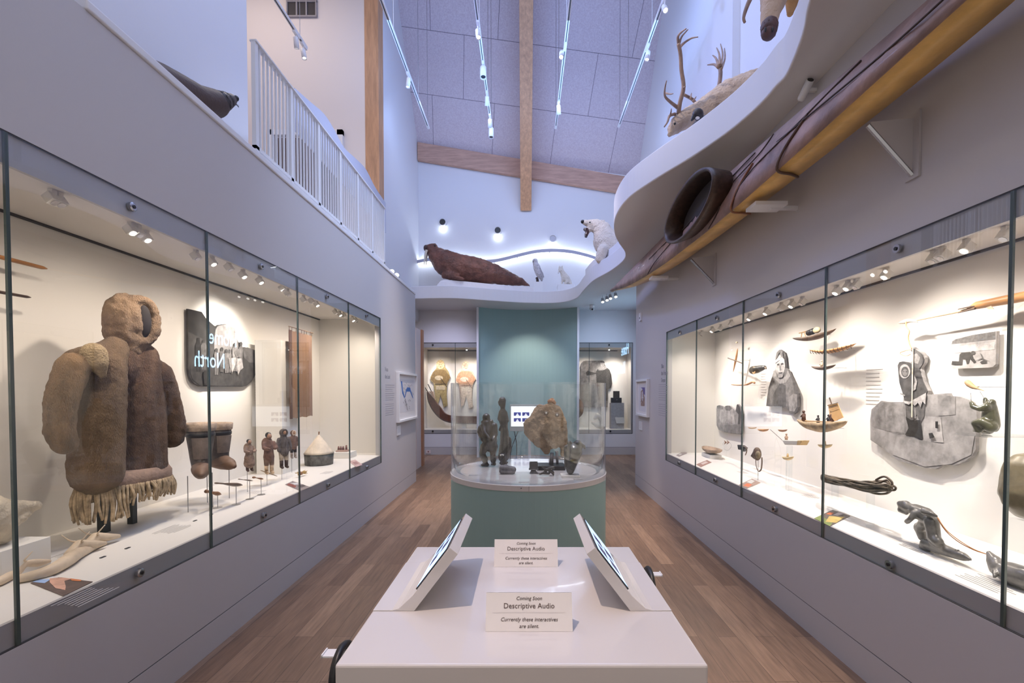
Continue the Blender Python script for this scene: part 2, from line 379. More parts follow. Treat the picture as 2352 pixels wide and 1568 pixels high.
# ---- curved platforms: far end and right side, one soffit
def curve_px(lst): return [on_z(x, y, SOF) for x, y in lst]
edge = [V((-4.3, 10.15, SOF)), V((-3.2, 10.1, SOF))] + curve_px([(955, 686), (1041, 685), (1120, 690), (1201, 695), (1260, 696), (1298, 693), (1325, 684), (1341, 666), (1362, 645), (1402, 622), (1430, 600), (1436, 582), (1421, 558), (1411, 534), (1413, 500), (1440, 458), (1500, 415), (1585, 363), (1663, 310), (1715, 268), (1753, 232), (1780, 200), (1804, 174), (1830, 115), (1846, 65), (1860, 0)]) + [V((1.30, 1.9, SOF)), V((1.1, 1.2, SOF)), V((1.0, -2.5, SOF))]
ed = spline(edge, 7)
poly = ed+[V((2.755, -2.5, SOF)), V((2.755, FAR-.005, SOF)), V((-4.3, FAR-.005, SOF))]
struct('platform_slab', B().prism(poly, (0, 0, .27)), WHITEW, bevel=.012)
PT = SOF+.27
# bear plinth: a second step that follows the curve
pe = spline(curve_px([(1341, 672), (1362, 652), (1402, 630), (1428, 606), (1440, 588)]), 6)
pl = [V((p.x+.03, p.y, PT)) for p in pe]+[V((2.2, 7.3, PT)), V((2.2, 9.9, PT))]
struct('trim_6', B().prism(pl, (0, 0, .2)), WHITEW, bevel=.01)
# teal curved panel wall
arc = []
for i in range(25):
    t_ = i/24; x = -1.10+2.335*t_; s_ = 4*t_*(1-t_)*.38
    arc.append(V((x, 11.0+s_, 0)))
b = B(); b.prism(arc+[V((p.x, p.y+.04, 0)) for p in arc[::-1]], (0, 0, SOF-.002))
struct('wall_teal', b, TEAL)
b = B(); b.box(-1.15, -1.10, 10.97, 11.06, 0, SOF-.002); b.box(1.235, 1.285, 10.97, 11.06, 0, SOF-.002)
struct('trim_7', b, WHITEW)
# doorway casing past the end of the left wall
t = tag(thing('door_2', None, None, (-2.3, 9.8, 0)), kind='structure')
make('door_casing', B().box(-2.42, -2.19, 9.3, 9.84, 0, 2.86), mat('pale_door_casing', (.72, .62, .60), .5), t)
make('door_edge', B().box(-2.19, -2.155, 9.7, 9.85, 0, 2.87), mat('wood_edge', (.45, .22, .12), .5), t)
# wavy lit cove band on the far upper wall
pts = [(958, 597), (985, 592), (1020, 589), (1060, 591), (1100, 596), (1134, 595), (1161, 590), (1188, 583), (1228, 574), (1263, 571), (1295, 572), (1322, 576), (1357, 585), (1400, 600), (1450, 612)]
top = spline([on_d(x, y, FAR-.17) for x, y in pts], 4)
t = thing('cove_light', 'wavy pale band with white light behind it along the far wall above the walrus', 'light', (0, FAR-.1, 4.5))
make('cove_band', B().prism(top+[p-V((0, 0, .075)) for p in top[::-1]], (0, .02, 0)), mat('cove_band_paint', (.45, .46, .56), .6), t)
sp = [p+V((0, .11, -.035)) for p in top]
make('light_strip', B().tube(sp, .012, 6), mat('cove_glow', (.78, .88, 1.0), .5, emit=24), t)
for i in range(4, len(top), 8): make('standoff', B().box(top[i].x-.01, top[i].x+.01, FAR-.155, FAR+.0, top[i].z-.05, top[i].z-.03), WPAINT, t)
# three round wall lights
for i, (x, y) in enumerate(((1016, 509), (1143, 528), (1270, 547))):
    p = on_d(x, y, FAR-.12)
    t = thing('wall_downlight', ['round black-mouthed wall light nearest the upper left corner of the far wall', 'round black-mouthed wall light in the middle of the row above the walrus', 'round wall light with a pale lens, closest to the polar bear'][i], 'wall light', (p.x, FAR, p.z), 'round wall lights on the upper far wall')
    M = T(p) @ RX(90)
    make('housing', B().lathe([(.085, -.118), (.088, 0), (.075, 0), (.072, -.10)], M=M, n=24), WPAINT, t, smooth=True)
    make('lens', B().lathe([(.072, -.02), (.0722, -.018)], M=M, n=24), BLACK if i < 2 else mat('pale_lens', (.55, .55, .62), .3), t)
    light('POINT', 'wall_downlight_lamp', (p.x, FAR-.055, p.z-.13), .9, (.75, .86, 1), size=.03)
# balcony railing
t = thing('balcony_railing', 'white metal balcony railing with many thin balusters above the left wall', 'railing', (-1.97, 5, 3.31))
RX0 = -1.97; r0, r1, zt = 3.40, 6.48, 4.14
make('top_rail', B().box(RX0-.025, RX0+.025, r0, r1+.03, zt-.012, zt), WPAINT, t)
make('bottom_rail', B().box(RX0-.015, RX0+.015, r0, r1+.03, 3.36, 3.385), WPAINT, t)
posts = [3.42, 3.93, 4.44, 4.95, 5.46, 5.97, 6.47]
for y in posts: make('post', B().box(RX0-.015, RX0+.015, y-.02, y+.02, 3.305, zt-.01), WPAINT, t)
y = 3.42
for i in range(len(posts)-1):
    for j in range(1, 9):
        y = posts[i]+(posts[i+1]-posts[i])*j/9
        make('baluster', B().box(RX0-.007, RX0+.007, y-.006, y+.006, 3.37, zt-.01), WPAINT, t)
wv = [(677, 202), (712, 233), (745, 262), (768, 298), (790, 338), (815, 362), (840, 388), (862, 430), (886, 466)]
wt = spline([on_x(x, y, -2.08) for x, y in wv], 5)
b = B(); b.prism(wt+[V((p.x, p.y, 3.95)) for p in wt[::-1]], (-.012, 0, 0))
make('wavy_panel', b, mat('wavy_panel_paint', (.55, .58, .72), .4), t)
# ================================================================ DISPLAY CASES
def case_sky(name, label, X, back, z0, z1, o0, o1, cz_, dend, joints, locks, end):
    sgn = 1 if X > 0 else -1
    t = thing(name, label, 'display case', (X, 3, z0))
    ya = -2.4
    make('case_floor', B().box(X+sgn*.03, back, ya, end, z0+.01, o0), CASEW, t)
    make('back_panel', B().box(back-sgn*.0, back+sgn*.018, ya, end, o0, cz_-.012), CASEW, t)
    make('case_ceiling', B().box(X+sgn*.03, back-sgn*.02, ya, end, cz_, cz_+.015), mat('case_top', (.72, .69, .66), .6), t)
    make('shadow_gap', B().box(back-sgn*.02, back+sgn*.018, ya, end, cz_-.010, cz_+.014), SEAM, t)
    make('end_panel', B().box(X+sgn*.03, back, end, end+.015, o0, cz_), CASEW, t)
    b = B(); a, c = sorted((X+sgn*.012, X+sgn*.03))
    b.box(a, c, ya, dend, z0+.004, o0); b.box(a, c, ya, dend, o1, z1-.004); b.box(a, c, dend-.012, dend, o0, o1)
    make('frame', b, mat('frame_enamel', (.40, .385, .40), .4), t)
    a, c = sorted((X+sgn*.001, X+sgn*.03)); b = B()
    b.box(a, c, ya, dend+.008, z1-.004, z1+.004); b.box(a, c, ya, dend+.008, z0-.004, z0+.004); b.box(a, c, dend, dend+.008, z0, z1)
    make('edge_seam', b, SEAM, t)
    js = [.62]+joints+[dend]
    if js[0] > 0: js = [-.48]+js
    for i in range(len(js)-1):
        b = B(); y0, y1 = js[i]+.003, js[i+1]-.003
        a = X+sgn*.0; c = X+sgn*.010
        b.mi = 0; b.poly([(a, y0, z0+.005), (a, y1, z0+.005), (a, y1, z1-.005), (a, y0, z1-.005)])
        b.mi = 1
        for yy in (y0, y1): b.box(min(a, c), max(a, c), yy-.0035, yy+.0035, z0+.005, z1-.005)
        make('glass_pane', b, [GLASS, GEDGE], t, solid=False)
    for (px, py) in locks:
        p = on_x(px, py, X-sgn*.004)
        M = T(p) @ RY(90)
        b = B().lathe([(.022, -.008), (.022, .006), (.016, .009)], M=M, n=20); b.mi = 1
        b.lathe([(.009, -.012), (.009, .012)], M=M, n=12)
        make('lock', b, [CHROME, BLACK], t, smooth=False)
    return t
LC = case_sky('display_case', 'long glass-fronted case in the left wall holding the fur parka', XL, CB, Z0, Z1, O0, O1, CC, 6.15, [1.73, 2.81, 3.92, 5.05], [(304, 475), (601, 612), (752, 681), (843, 724), (322, 1315), (608, 1183), (755, 1113), (844, 1072)], 6.4)
RCs = case_sky('display_case', 'long glass-fronted case in the right wall holding boat models and stone carvings', XR, RB, Y0, Y1, P0, P1, RC, 6.12, [1.79, 2.89, 3.98, 5.06], [(1561, 763), (1646, 730), (1787, 677), (2061, 571), (1559, 1063), (1642, 1102), (1778, 1169), (2043, 1296)], 6.2)
# far case
t = thing('display_case', 'wide glass-fronted case in the far wall behind the teal panel', 'display case', (0, FAR, fz0))
fo0, fo1, fb = .62, 2.66, FAR+.68
make('case_floor', B().box(fx0, fx1, FAR+.03, fb, fz0, fo0), CASEW, t)
make('back_panel', B().box(fx0-.1, fx1+.1, fb, fb+.02, fz0, fo1+.05), CASEW, t)
make('shadow_gap', B().box(fx0, fx1-.25, fb-.01, fb+.01, fo1-.035, fo1-.02), SEAM, t)
make('case_ceiling', B().box(fx0, fx1, FAR+.03, fb, fo1, fo1+.02), MATS['case_top'], t)
make('end_panel', B().box(fx0-.02, fx0, FAR+.03, fb, fz0, fo1), CASEW, t); make('end_panel', B().box(fx1, fx1+.02, FAR+.03, fb, fz0, fo1), CASEW, t)
b = B(); b.box(fx0, fx1, FAR+.012, FAR+.03, fz0, fo0); b.box(fx0, fx1, FAR+.012, FAR+.03, fo1, fz1); b.box(fx1-.04, fx1, FAR+.012, FAR+.03, fo0, fo1)
make('frame', b, MATS['frame_enamel'], t)
b = B(); b.box(fx0, fx1, FAR-.003, FAR+.01, fz1-.012, fz1); b.box(fx0, fx1, FAR-.003, FAR+.01, fz0, fz0+.01); b.box(fx1-.01, fx1, FAR-.003, FAR+.01, fz0, fz1)
make('edge_seam', b, SEAM, t)
xs = [fx0, on_d(1046, 900, FAR).x, -.5, .6, on_d(1353, 900, FAR).x, fx1]
for i in range(5):
    b = B(); b.poly([(xs[i], FAR, fz0), (xs[i+1], FAR, fz0), (xs[i+1], FAR, fz1), (xs[i], FAR, fz1)]); b.mi = 1
    b.box(xs[i+1]-.006, xs[i+1]+.006, FAR+.001, FAR+.011, fz0, fz1)
    make('glass_pane', b, [GLASS, GEDGE], t, solid=False)
for (px, py) in ((994, 792), (1096, 792), (1399, 792), (994, 990), (1402, 990)):
    make('lock', B().lathe([(.022, -.01), (.022, .01)], M=T(on_d(px, py, FAR)) @ RX(90), n=16), BLACK, t)
# small track lights inside the cases
ORD = 'first second third fourth fifth sixth seventh eighth ninth tenth eleventh twelfth thirteenth fourteenth fifteenth sixteenth seventeenth eighteenth nineteenth twentieth'.split()
SPOTW = mat('spot_white', (.75, .73, .70), .35); LENS = mat('spot_lens_glow', (1, .93, .82), .3, emit=7)
def case_spot(p, yaw, lab, on, group, down=.0):
    t = thing('case_spotlight', lab, 'spotlight', p, group)
    M = T(p) @ RZ(yaw)
    make('bracket', B().box(-.012, .012, -.012, .012, -.028, .0, M=M), SPOTW, t)
    H = M @ T((0, 0, -.045)) @ RY(35)
    make('head', B().box(-.022, .022, -.026, .026, -.022, .026, M=H), SPOTW, t, bevel=.003)
    make('lens', B().lathe([(.017, -.024), (.017, -.0215)], M=H, n=14), LENS if on else CHROME, t)
pl_ = [(120, 440), (135, 446), (300, 515), (317, 521), (335, 533), (450, 578), (487, 592), (526, 605), (558, 623), (597, 637), (649, 655), (660, 667), (697, 682), (715, 685), (727, 693), (770, 712), (780, 717), (790, 720), (810, 730), (818, 732)]
for i, (x, y) in enumerate(pl_):
    p = on_z(x, y-4, CC-.001)
    nm = '%s %s spotlight of the left case, ' % (ORD[i], 'lit' if i in (2, 4, 6, 8, 9, 14, 16, 18) else 'dim')+('above the parka' if x < 250 else 'between the parka hood and the group photo' if x < 400 else 'above the group photo' if x < 610 else 'above the brown hanging' if x < 735 else 'near the far end of the case')
    case_spot(p, 180, nm, i in (2, 4, 6, 8, 9, 14, 16, 18), 'spotlights in the left case')
pr_ = [(1582, 771), (1597, 768), (1613, 762), (1636, 753), (1655, 748), (1679, 738), (1722, 723), (1760, 709), (1795, 698), (1819, 691), (1843, 684), (1922, 658), (1947, 647), (1967, 643), (2035, 618), (2145, 578), (2165, 570), (2220, 552), (2310, 522)]
for i, (x, y) in enumerate(pr_):
    p = on_z(x, y-3, RC-.001)
    nm = '%s %s spotlight of the right case, ' % (ORD[i], 'lit' if i in (0, 3, 6, 7, 9, 11, 12, 14, 17) else 'dim')+('near the far end' if x < 1650 else 'above the hooded portrait' if x < 1850 else 'above the model boats' if x < 2000 else 'above the long wooden harpoon')
    case_spot(p, 0, nm, i in (0, 3, 6, 7, 9, 11, 12, 14, 17), 'spotlights in the right case')
for x in (1072, 1399):
    case_spot(on_d(x, 790, FAR+.22)+V((0, 0, -.085)), 90, 'small glowing spotlight at the top of the far case, %s' % ('left of the teal panel' if x < 1200 else 'right of the teal panel'), True, None)
# case lighting: lamps along the front of each case ceiling, and spots on the prints
for y, e in ((.2, 16), (1.3, 17), (2.2, 19), (2.95, 25), (3.75, 32), (4.5, 34), (5.3, 32), (5.95, 26)):
    light('SPOT', 'left_case_lamp', (XL-.16, y, CC-.06), e, WARM, (CB+.22, y+.15, 1.08), .02, spot=140, blend=1)
for y, e in ((.2, 30), (1.1, 34), (2.0, 38), (2.8, 36), (3.6, 34), (4.4, 32), (5.2, 30), (5.8, 24)):
    light('SPOT', 'right_case_lamp', (XR+.14, y, RC-.06), e*1.12, (1, .88, .79), (RB-.15, y-.1, 1.12), .02, spot=140, blend=1)
def halo(px, py, X, e, ang, zc, off=.15, dy=-.1):
    tg = on_x(px, py, X); s_ = 1 if X > 0 else -1
    light('SPOT', 'case_spot_lamp', ((XR if s_ > 0 else XL)+s_*off, tg.y+dy, zc-.06), e, WHT, tg, .02, spot=ang*1.12, blend=1)
halo(505, 800, CB, 85, 58, CC); halo(300, 1000, -2.5, 8, 60, CC)
halo(1790, 890, RB, 38, 52, RC); halo(1668, 955, RB, 34, 50, RC); halo(2120, 960, RB, 50, 66, RC); halo(2236, 810, RB, 26, 46, RC); halo(1895, 960, RB, 12, 50, RC); halo(2330, 1100, RB-.2, 16, 60, RC)
for px, py, e, a in ((1012, 870, 22, 38), (1076, 880, 24, 38), (1385, 880, 26, 44), (1100, 930, 12, 80), (1410, 930, 12, 80)):
    tg = on_d(px, py, fb); light('SPOT', 'far_case_lamp', (tg.x, FAR+.12, fo1-.05), e, WHT, tg, .015, spot=a*1.3, blend=.6)
for x in (-2.2, -1.5, 1.6, 2.3): light('SPOT', 'far_case_lamp', (x, FAR+.16, fo1-.06), 22, WARM, (x, fb-.05, 1.3), .02, spot=120, blend=1)

# ================================================================ ROUND CASE
RCX, RCY, RR, RT = .03, 4.34, .725, .85
t = thing('round_display_case', 'round teal plinth with white top and clear cylinder in the middle of the room', 'display case', (RCX, RCY, 0))
c0 = (RCX, RCY, 0)
make('plinth', B().lathe([(RR-.004, 0), (RR-.004, RT-.05)], c0, 96), TEAL, t, smooth=False)
make('white_top', B().lathe([(RR, RT-.048), (RR+.002, RT-.004), (RR-.004, RT), (.01, RT)], c0, 96), WSOLID, t)
b = B().lathe([(RR-.006, RT), (RR-.006, RT+.815)], c0, 96, cap=False); b.mi = 0
b.lathe([(RR-.022, RT+.10), (RR-.022, RT+.815)], c0, 96, cap=False); b.lathe([(RR-.024, RT+.1), (RR-.03, RT+.05), (RR-.05, RT+.015), (RR-.09, RT+.002)], c0, 96, cap=False)
b.mi = 1; b.lathe([(RR-.006, RT+.815), (RR-.022, RT+.815)], c0, 96, cap=False)
make('clear_cylinder', b, [ACRYL, mat('acrylic_edge', (.75, .8, .82), .1)], t, smooth=True, solid=False)
make('screw', B().lathe([(.004, -.004), (.004, .004)], M=T(on_d(1197, 1121, RCY-RR)) @ RX(90), n=10), BLACK, t)
make('joint', B().box(RCX+.0, RCX+.0015, RCY-RR-.003, RCY-RR+.01, RT-.046, RT-.004), SEAM, t)

# ================================================================ TABLE WITH TILTED SCREENS
TZ = .85
tx0, tx1, ty0, ty1 = -.521, .502, 1.244, 2.2
t = thing('interactive_table', 'white glossy table with two tilted screens in the foreground', 'table', (0, 1.7, 0))
make('tabletop', B().box(tx0, tx1, ty0, ty1, TZ-.16, TZ), WSOLID, t, bevel=.008)
make('pedestal', B().box(tx0+.16, tx1-.16, ty0+.15, ty1-.1, 0, TZ-.16), WSOLID, t)
def screen(s):
    # landscape slab leaning outwards over its own folded foot plate
    a = math.radians(52.6); xb = -.377 if s < 0 else .358
    y0, y1, h, th = 1.55, 1.985, .247, .036
    up = V((-s*math.cos(a), 0, math.sin(a))); nr = V((s*math.sin(a), 0, math.cos(a)))   # nr: face side, outward
    o = V((xb, y0, TZ))
    # profile in x-z: foot, fillet, slab
    f0 = o+up*.0; prof = []
    ff = o+nr*th
    foot = V((tx0+.004 if s < 0 else tx1-.004, y0, TZ+.004))
    base = V((ff.x, y0, TZ)); 
    fil = [foot, V((o.x+s*.075, y0, TZ+.004)), V((o.x+s*.052, y0, TZ+.010)), V((o.x+s*.036, y0, TZ+.024)), ff+up*.04]
    prof = fil+[o+up*h+nr*th, o+up*h, o+up*0, V((foot.x, y0, TZ+.0005))]
    g = make('screen_stand', B().prism(prof, (0, y1-y0, 0)), WSOLID, t, bevel=.003)
    M = frame_m(o+nr*(th+.0006)+V((0, .03, 0))+up*.05, (0, 1, 0), up)
    if M.to_3x3().col[2].dot(nr) < 0: M = frame_m(o+nr*(th+.0006)+V((0, y1-y0-.03, 0))+up*.05, (0, -1, 0), up)
    w_, h_ = y1-y0-.06, h-.07
    make('bezel', B().box(0, w_, 0, h_, -.0005, .003, M=M), BLACK, g)
    make('display', B().box(.006, w_-.006, .006, h_-.006, .003, .0036, M=M), mat('blue_screen_glow', (.40, .62, 1), .2, emit=1.1), g)
    b = B()
    for i in range(4): b.box(.05+(i % 2)*.12, .13+(i % 2)*.12, .03+(i//2)*.07, .08+(i//2)*.07, .0037, .004, M=M)
    make('thumbnail', b, mat('navy_thumb', (.03, .04, .25), .3), g)
screen(-1); screen(1)
INK = mat('brown_ink', (.10, .06, .05), .7)
def card(x, y, lab, w_=.272, h_=.112):
    t = thing('tent_card', lab, 'card', (x, y, TZ), 'tent cards on the table')
    o = V((x-w_/2, y, TZ+.0006)); up = V((0, math.sin(math.radians(22)), math.cos(math.radians(22))))
    b = B(); b.prism([o, o+V((w_, 0, 0)), o+V((w_, 0, 0))+up*h_, o+up*h_], (0, .0012, 0))
    bk = o+V((0, .085, 0)); b.prism([bk, bk+V((w_, 0, 0)), o+V((w_, 0, 0))+up*h_, o+up*h_], (0, .0012, 0))
    c = make('folded_card', b, mat('white_card', (.82, .79, .78), .6), t)
    cx = V((x+.0, y-.0012, TZ)); 
    def ln(s_, sz, zf, sh): text('text_line', s_, sz, frame_m(cx+up*(h_*zf), (1, 0, 0), up), INK, t, sh, 'CENTER', .0002)
    ln('Coming Soon', .0150, .815, .25); ln('Descriptive Audio', .0220, .60, 0)
    ln('Currently these interactives', .0158, .27, .25); ln('are silent.', .0158, .10, .25)
    b = B(); q = frame_m(cx+up*(h_*.49), (1, 0, 0), up); b.box(-.115, .115, 0, .0005, 0, .0003, M=q)
    make('rule', b, mat('pale_ink', (.5, .45, .45), .7), t)
card(.0125, 1.417, 'white folded card reading Descriptive Audio near the front edge of the table')
card(.004, 1.944, 'white folded card reading Descriptive Audio at the back edge of the table')
def handset(y, s, lab):
    # black over-ear headphones hung from a small white shelf bracket on the table side
    X = tx0 if s < 0 else tx1; t = thing('headphones', lab, 'headphones', (X+s*.03, y, .69), 'headphones on the table sides')
    pts = [V((X+s*.030, y-.07*math.cos(a), .752+.075*math.sin(a))) for a in [math.pi*i/12 for i in range(13)]]
    make('headband', B().tube(pts, .011, 8, flat=1.4), BLACK, t, smooth=True)
    for q in (pts[0], pts[-1]): make('ear_cup', B().ball(q-V((-s*.008, 0, .03)), (.026, .032, .04), 8), BLACK, t, smooth=True)
    t2 = thing('headphone_hook', lab.replace('black headphones hanging on', 'white hook plate holding headphones on').replace(' of the white table', ' of the table'), 'hook', (X+s*.04, y, .80), 'white headphone hooks')
    make('hook_plate', B().box(min(X, X+s*.085), max(X, X+s*.085), y-.014, y+.026, .803, .808), WPAINT, t2)
    make('hook_lip', B().box(X+s*.085-.002, X+s*.085+.002, y-.014, y+.026, .803, .812), WPAINT, t2)
handset(1.37, -1, 'black headphones hanging on the left side of the white table, near its front')
handset(1.97, 1, 'black headphones hanging on the right side of the white table')

# ================================================================ MONITOR ON ITS STAND
MX0, MX1, MZ0, MZ1, MD = -.214, .36, 1.045, 1.352, 7.1
t = thing('monitor', 'wall-type screen with blue picture thumbnails on a slim stand behind the round case', 'monitor', (.07, MD, 0))
make('housing', B().box(MX0-.02, MX1+.16, MD, MD+.05, MZ0-.075, MZ1+.03), mat('monitor_grey', (.42, .47, .50), .4), t, bevel=.005)
sc = make('display', B().box(MX0, MX1, MD-.004, MD, MZ0, MZ1), mat('monitor_glow', (.86, .92, 1), .2, emit=1.15), t)
nv = mat('thumb_blue', (.02, .03, .30), .3, emit=.35); wtm = mat('thumb_white', (.8, .8, .9), .3, emit=.6)
for i in range(2):
    for j in range(2):
        x = MX0+.04+i*.13; z = MZ1-.145-j*.09; b = B().box(x, x+.11, MD-.006, MD-.004, z, z+.055); b.mi = 1
        b.poly([(x+.03, MD-.0065, z), (x+.055, MD-.0065, z+.045), (x+.085, MD-.0065, z)])
        make('thumbnail', b, [nv, wtm], sc)
make('pole', B().box(.05, .09, MD+.02, MD+.05, .02, MZ0-.07), mat('stand_white', (.6, .62, .64), .4), t)
make('base', B().box(-.15, .3, MD-.12, MD+.2, 0, .02), mat('stand_white', (.6, .62, .64), .4), t)
for a in (((1190, 990), (1178, 1020), (1174, 1034), (1172, 1056)), ((1181, 990), (1186, 1015), (1187, 1035), (1186, 1056))):
    pp = [on_d(x, y, MD+.03) for x, y in a]; pp[-1].z = min(pp[-1].z, .5); pp.append(V((pp[-1].x, MD+.05, .02)))
    make('cable', B().tube(spline(pp, 5), .006, 6), BLACK, t, smooth=True)
# glowing title on the alcove wall
t = thing('wall_title', 'glowing blue-white title text on the alcove wall, mirrored in the case glass', 'sign', (2.755, 10, 2.0))
SG = mat('title_glow', (.40, .70, 1.0), .4, emit=16)
for s_, y, z in (('Home', 10.6, 2.58), ('North', 10.17, 2.08)):
    text('title_line', s_, .47, frame_m((2.757, y, z), (0, -1, 0), (0, 0, 1)), SG, t, 0, 'LEFT', .001, .8)
# ================================================================ TRACK LIGHTS IN THE HALL
HZ = 6.9
SLOT = mat('track_slot', (.02, .04, .06), .5)
trk = [(-3.4, 7.3, (710, 150), 'over the balcony gallery'), (-1.96, 9.5, None, 'along the left side of the hall'), (-.68, 9.5, None, 'left of the central rafter'), (.62, 9.5, None, 'right of the central rafter'), (1.89, 9.45, None, 'along the right side of the hall')]
for x, ye, _, lab in trk:
    t = thing('light_track', 'long white lighting track hanging '+lab, 'light track', (x, 4, HZ), 'hanging lighting tracks')
    make('rail', B().box(x-.022, x+.022, -1.2, ye, HZ, HZ+.035), WPAINT, t)
    make('slot', B().box(x-.007, x+.007, -1.2, ye-.12, HZ-.001, HZ+.001), SLOT, t)
    for y in ((5.0, 7.0, 8.6, ye-.1) if x > -3 else (5.2, 7.1)):
        make('suspension_wire', B().tube([(x, y, HZ+.03), (x, y, min(cz(x, y)-.01, 12.4))], .004, 5), CHROME, t)
def hall_spot(px, py, lab, tgt, blackend=False, r=.045, L=.2):
    p = on_z(px, py, HZ-.14); tk = min(trk, key=lambda a: abs(a[0]-p.x)); xs_ = tk[0]; p.y = min(p.y, tk[1]-(.32 if 'upper' in lab else .09)); p.x = xs_+(.0 if abs(p.x-xs_) < .05 else .06*(1 if p.x > xs_ else -1))
    t = thing('track_spotlight', lab, 'spotlight', (p.x, p.y, HZ), 'spotlights on the hall tracks')
    make('adapter', B().box(xs_-.02, xs_+.02, p.y-.08, p.y+.08, HZ-.03, HZ-.001), WPAINT, t)
    make('arm', B().tube([(xs_, p.y, HZ-.02), (p.x+.0, p.y, HZ-.14)], .009, 8), WPAINT, t)
    d = (V(tgt)-p).normalized(); M = T(p) @ d.to_track_quat('Z', 'Y').to_matrix().to_4x4()
    make('head', B().lathe([(r*.8, -L/2), (r, -L/2+.01), (r, L/2), (r*.85, L/2), (r*.8, L/2-.03)], M=M, n=20), WPAINT, t, smooth=True)
    make('lens', B().lathe([(r*.8, L/2-.028), (r*.8, L/2-.02)], M=M, n=20), BLACK if blackend else mat('hall_lens', (1, .95, .88), .3, emit=5), t)
hs = [((940, 190), 'white spotlight on the left-side track', (-2.5, 8, 3), 0), ((1096, 78), 'nearest visible spotlight left of the central rafter', (0, 5, 1), 0), ((1109, 166), 'large black-ended spotlight left of the central rafter, halfway along', (-.5, 6, 0), 1),
      ((1120, 232), 'small lit spotlight left of the rafter, between the two black-ended ones', (-1, 10, 4), 0), ((1126, 283), 'lit spotlight just before the far end of the track left of the rafter', (-1, 11, 4), 0), ((1131, 305), 'black-ended spotlight at the far tip of the track left of the rafter', (-.7, 8.5, 0), 1),
      ((1290, 126), 'nearer spotlight on the track right of the central rafter', (0, 4, 1), 0), ((1279, 252), 'farther spotlight on the track right of the central rafter', (1, 10, 4), 0),
      ((1527, 20), 'nearer spotlight on the right-side track', (1.9, 4.6, 4.3), 0), ((1488, 128), 'farther spotlight on the right-side track', (1.4, 6.8, 4.3), 0),
      ((708, 130), 'upper spotlight on the gallery track', (-3.5, 8, 3.6), 0), ((712, 147), 'lower spotlight on the gallery track', (-2.8, 7, 3.6), 0)]
for (q, lab, tg, bk) in hs: hall_spot(q[0], q[1], lab, tg, bk, .05 if bk else .036, .2 if bk else .15)
# lights low under the platform by the right wall, and the camera dome
for i, (px, py) in enumerate(((1384, 690), (1394, 686), (1402, 682), (1414, 678))):
    p = on_z(px, py, SOF-.1)
    if p.y > 11: p.y = 10.9
    t = thing('soffit_spotlight', ['soffit spotlight farthest left of the four by the right passage', 'second of the four soffit spotlights by the right passage', 'third of the four soffit spotlights by the right passage', 'soffit spotlight closest to the boat tip'][i], 'spotlight', (p.x, p.y, SOF), 'soffit spotlights')
    make('arm', B().tube([(p.x, p.y, SOF-.001), (p.x, p.y, SOF-.09)], .008, 6), WPAINT, t)
    make('head', B().lathe([(.03, -.05), (.035, .04), (.03, .04)], (p.x, p.y, SOF-.1), 14, M=RX(150)), CHROME, t)
    make('lens', B().lathe([(.028, .036), (.028, .043)], (p.x, p.y, SOF-.1), 14, M=RX(150)), MATS['hall_lens'], t)
p = on_z(1360, 712, SOF-.12)
if p.y > 11.3: p = on_d(1360, 716, 11.2)
t = thing('security_camera', 'small dome camera with a black eye under the far platform, right of the teal panel', 'camera', (p.x, p.y, SOF))
make('mount', B().lathe([(.06, SOF-.07), (.06, SOF-.001)], (p.x, p.y, 0), 20), WPAINT, t, smooth=True)
make('dome', B().lathe([(.004, SOF-.135), (.04, SOF-.125), (.06, SOF-.09), (.06, SOF-.07)], (p.x, p.y, 0), 20), mat('dome_grey', (.55, .55, .58), .2), t, smooth=True)
make('lens', B().ball((p.x, p.y-.04, SOF-.105), .025, 8), BLACK, t, smooth=True)
for i, (px, py) in enumerate(((901, 627), (912, 635))):
    p = on_x(px, py, -2.2)
    t = thing('wall_spotlight', ['upper of the two lit spotlights beside the top of the left wall', 'lower of the two lit spotlights beside the top of the left wall'][i], 'spotlight', (-2.2, p.y, 3.3), 'pair of spotlights at the end of the left wall')
    make('stem', B().tube([(-2.2, p.y, 3.29), (-2.2, p.y, p.z)], .008, 6), WPAINT, t)
    make('head', B().lathe([(.035, -.05), (.045, .04), (.04, .04)], p, 16, M=RX(70)), CHROME, t)
    make('lens', B().lathe([(.036, .035), (.036, .045)], p, 16, M=RX(70)), mat('bright_lens', (1, .95, .9), .3, emit=9), t)

# ================================================================ KAYAK ALONG THE RIGHT WALL
E = EYE
st = [(.35, (1.58, 1.43), (1.575, 1.42), (1.585, 1.42)), (1.0, (1.59, 1.49), (1.53, 1.36), (1.66, 1.38)), (1.8, (1.6, 1.53), (1.5, 1.325), (1.70, 1.34)), (2.8, (1.61, 1.63), (1.495, 1.30), (1.71, 1.345)), (3.7, (1.6, 1.70), (1.49, 1.295), (1.70, 1.345)),
      (5.0, (1.57, 1.72), (1.49, 1.35), (1.69, 1.38)), (6.0, (1.55, 1.73), (1.49, 1.43), (1.65, 1.43)), (6.9, (1.53, 1.735), (1.49, 1.53), (1.60, 1.53)), (7.6, (1.51, 1.74), (1.495, 1.645), (1.545, 1.65)), (8.08, (1.505, 1.742), (1.504, 1.735), (1.508, 1.735))]
def lerp_st(d):
    for a, b_ in zip(st, st[1:]):
        if d <= b_[0]: break
    u = (d-a[0])/(b_[0]-a[0]); u = max(0, min(1, u))
    return [tuple(a[k][j]*(1-u)+b_[k][j]*u for j in (0, 1)) for k in (1, 2, 3)]
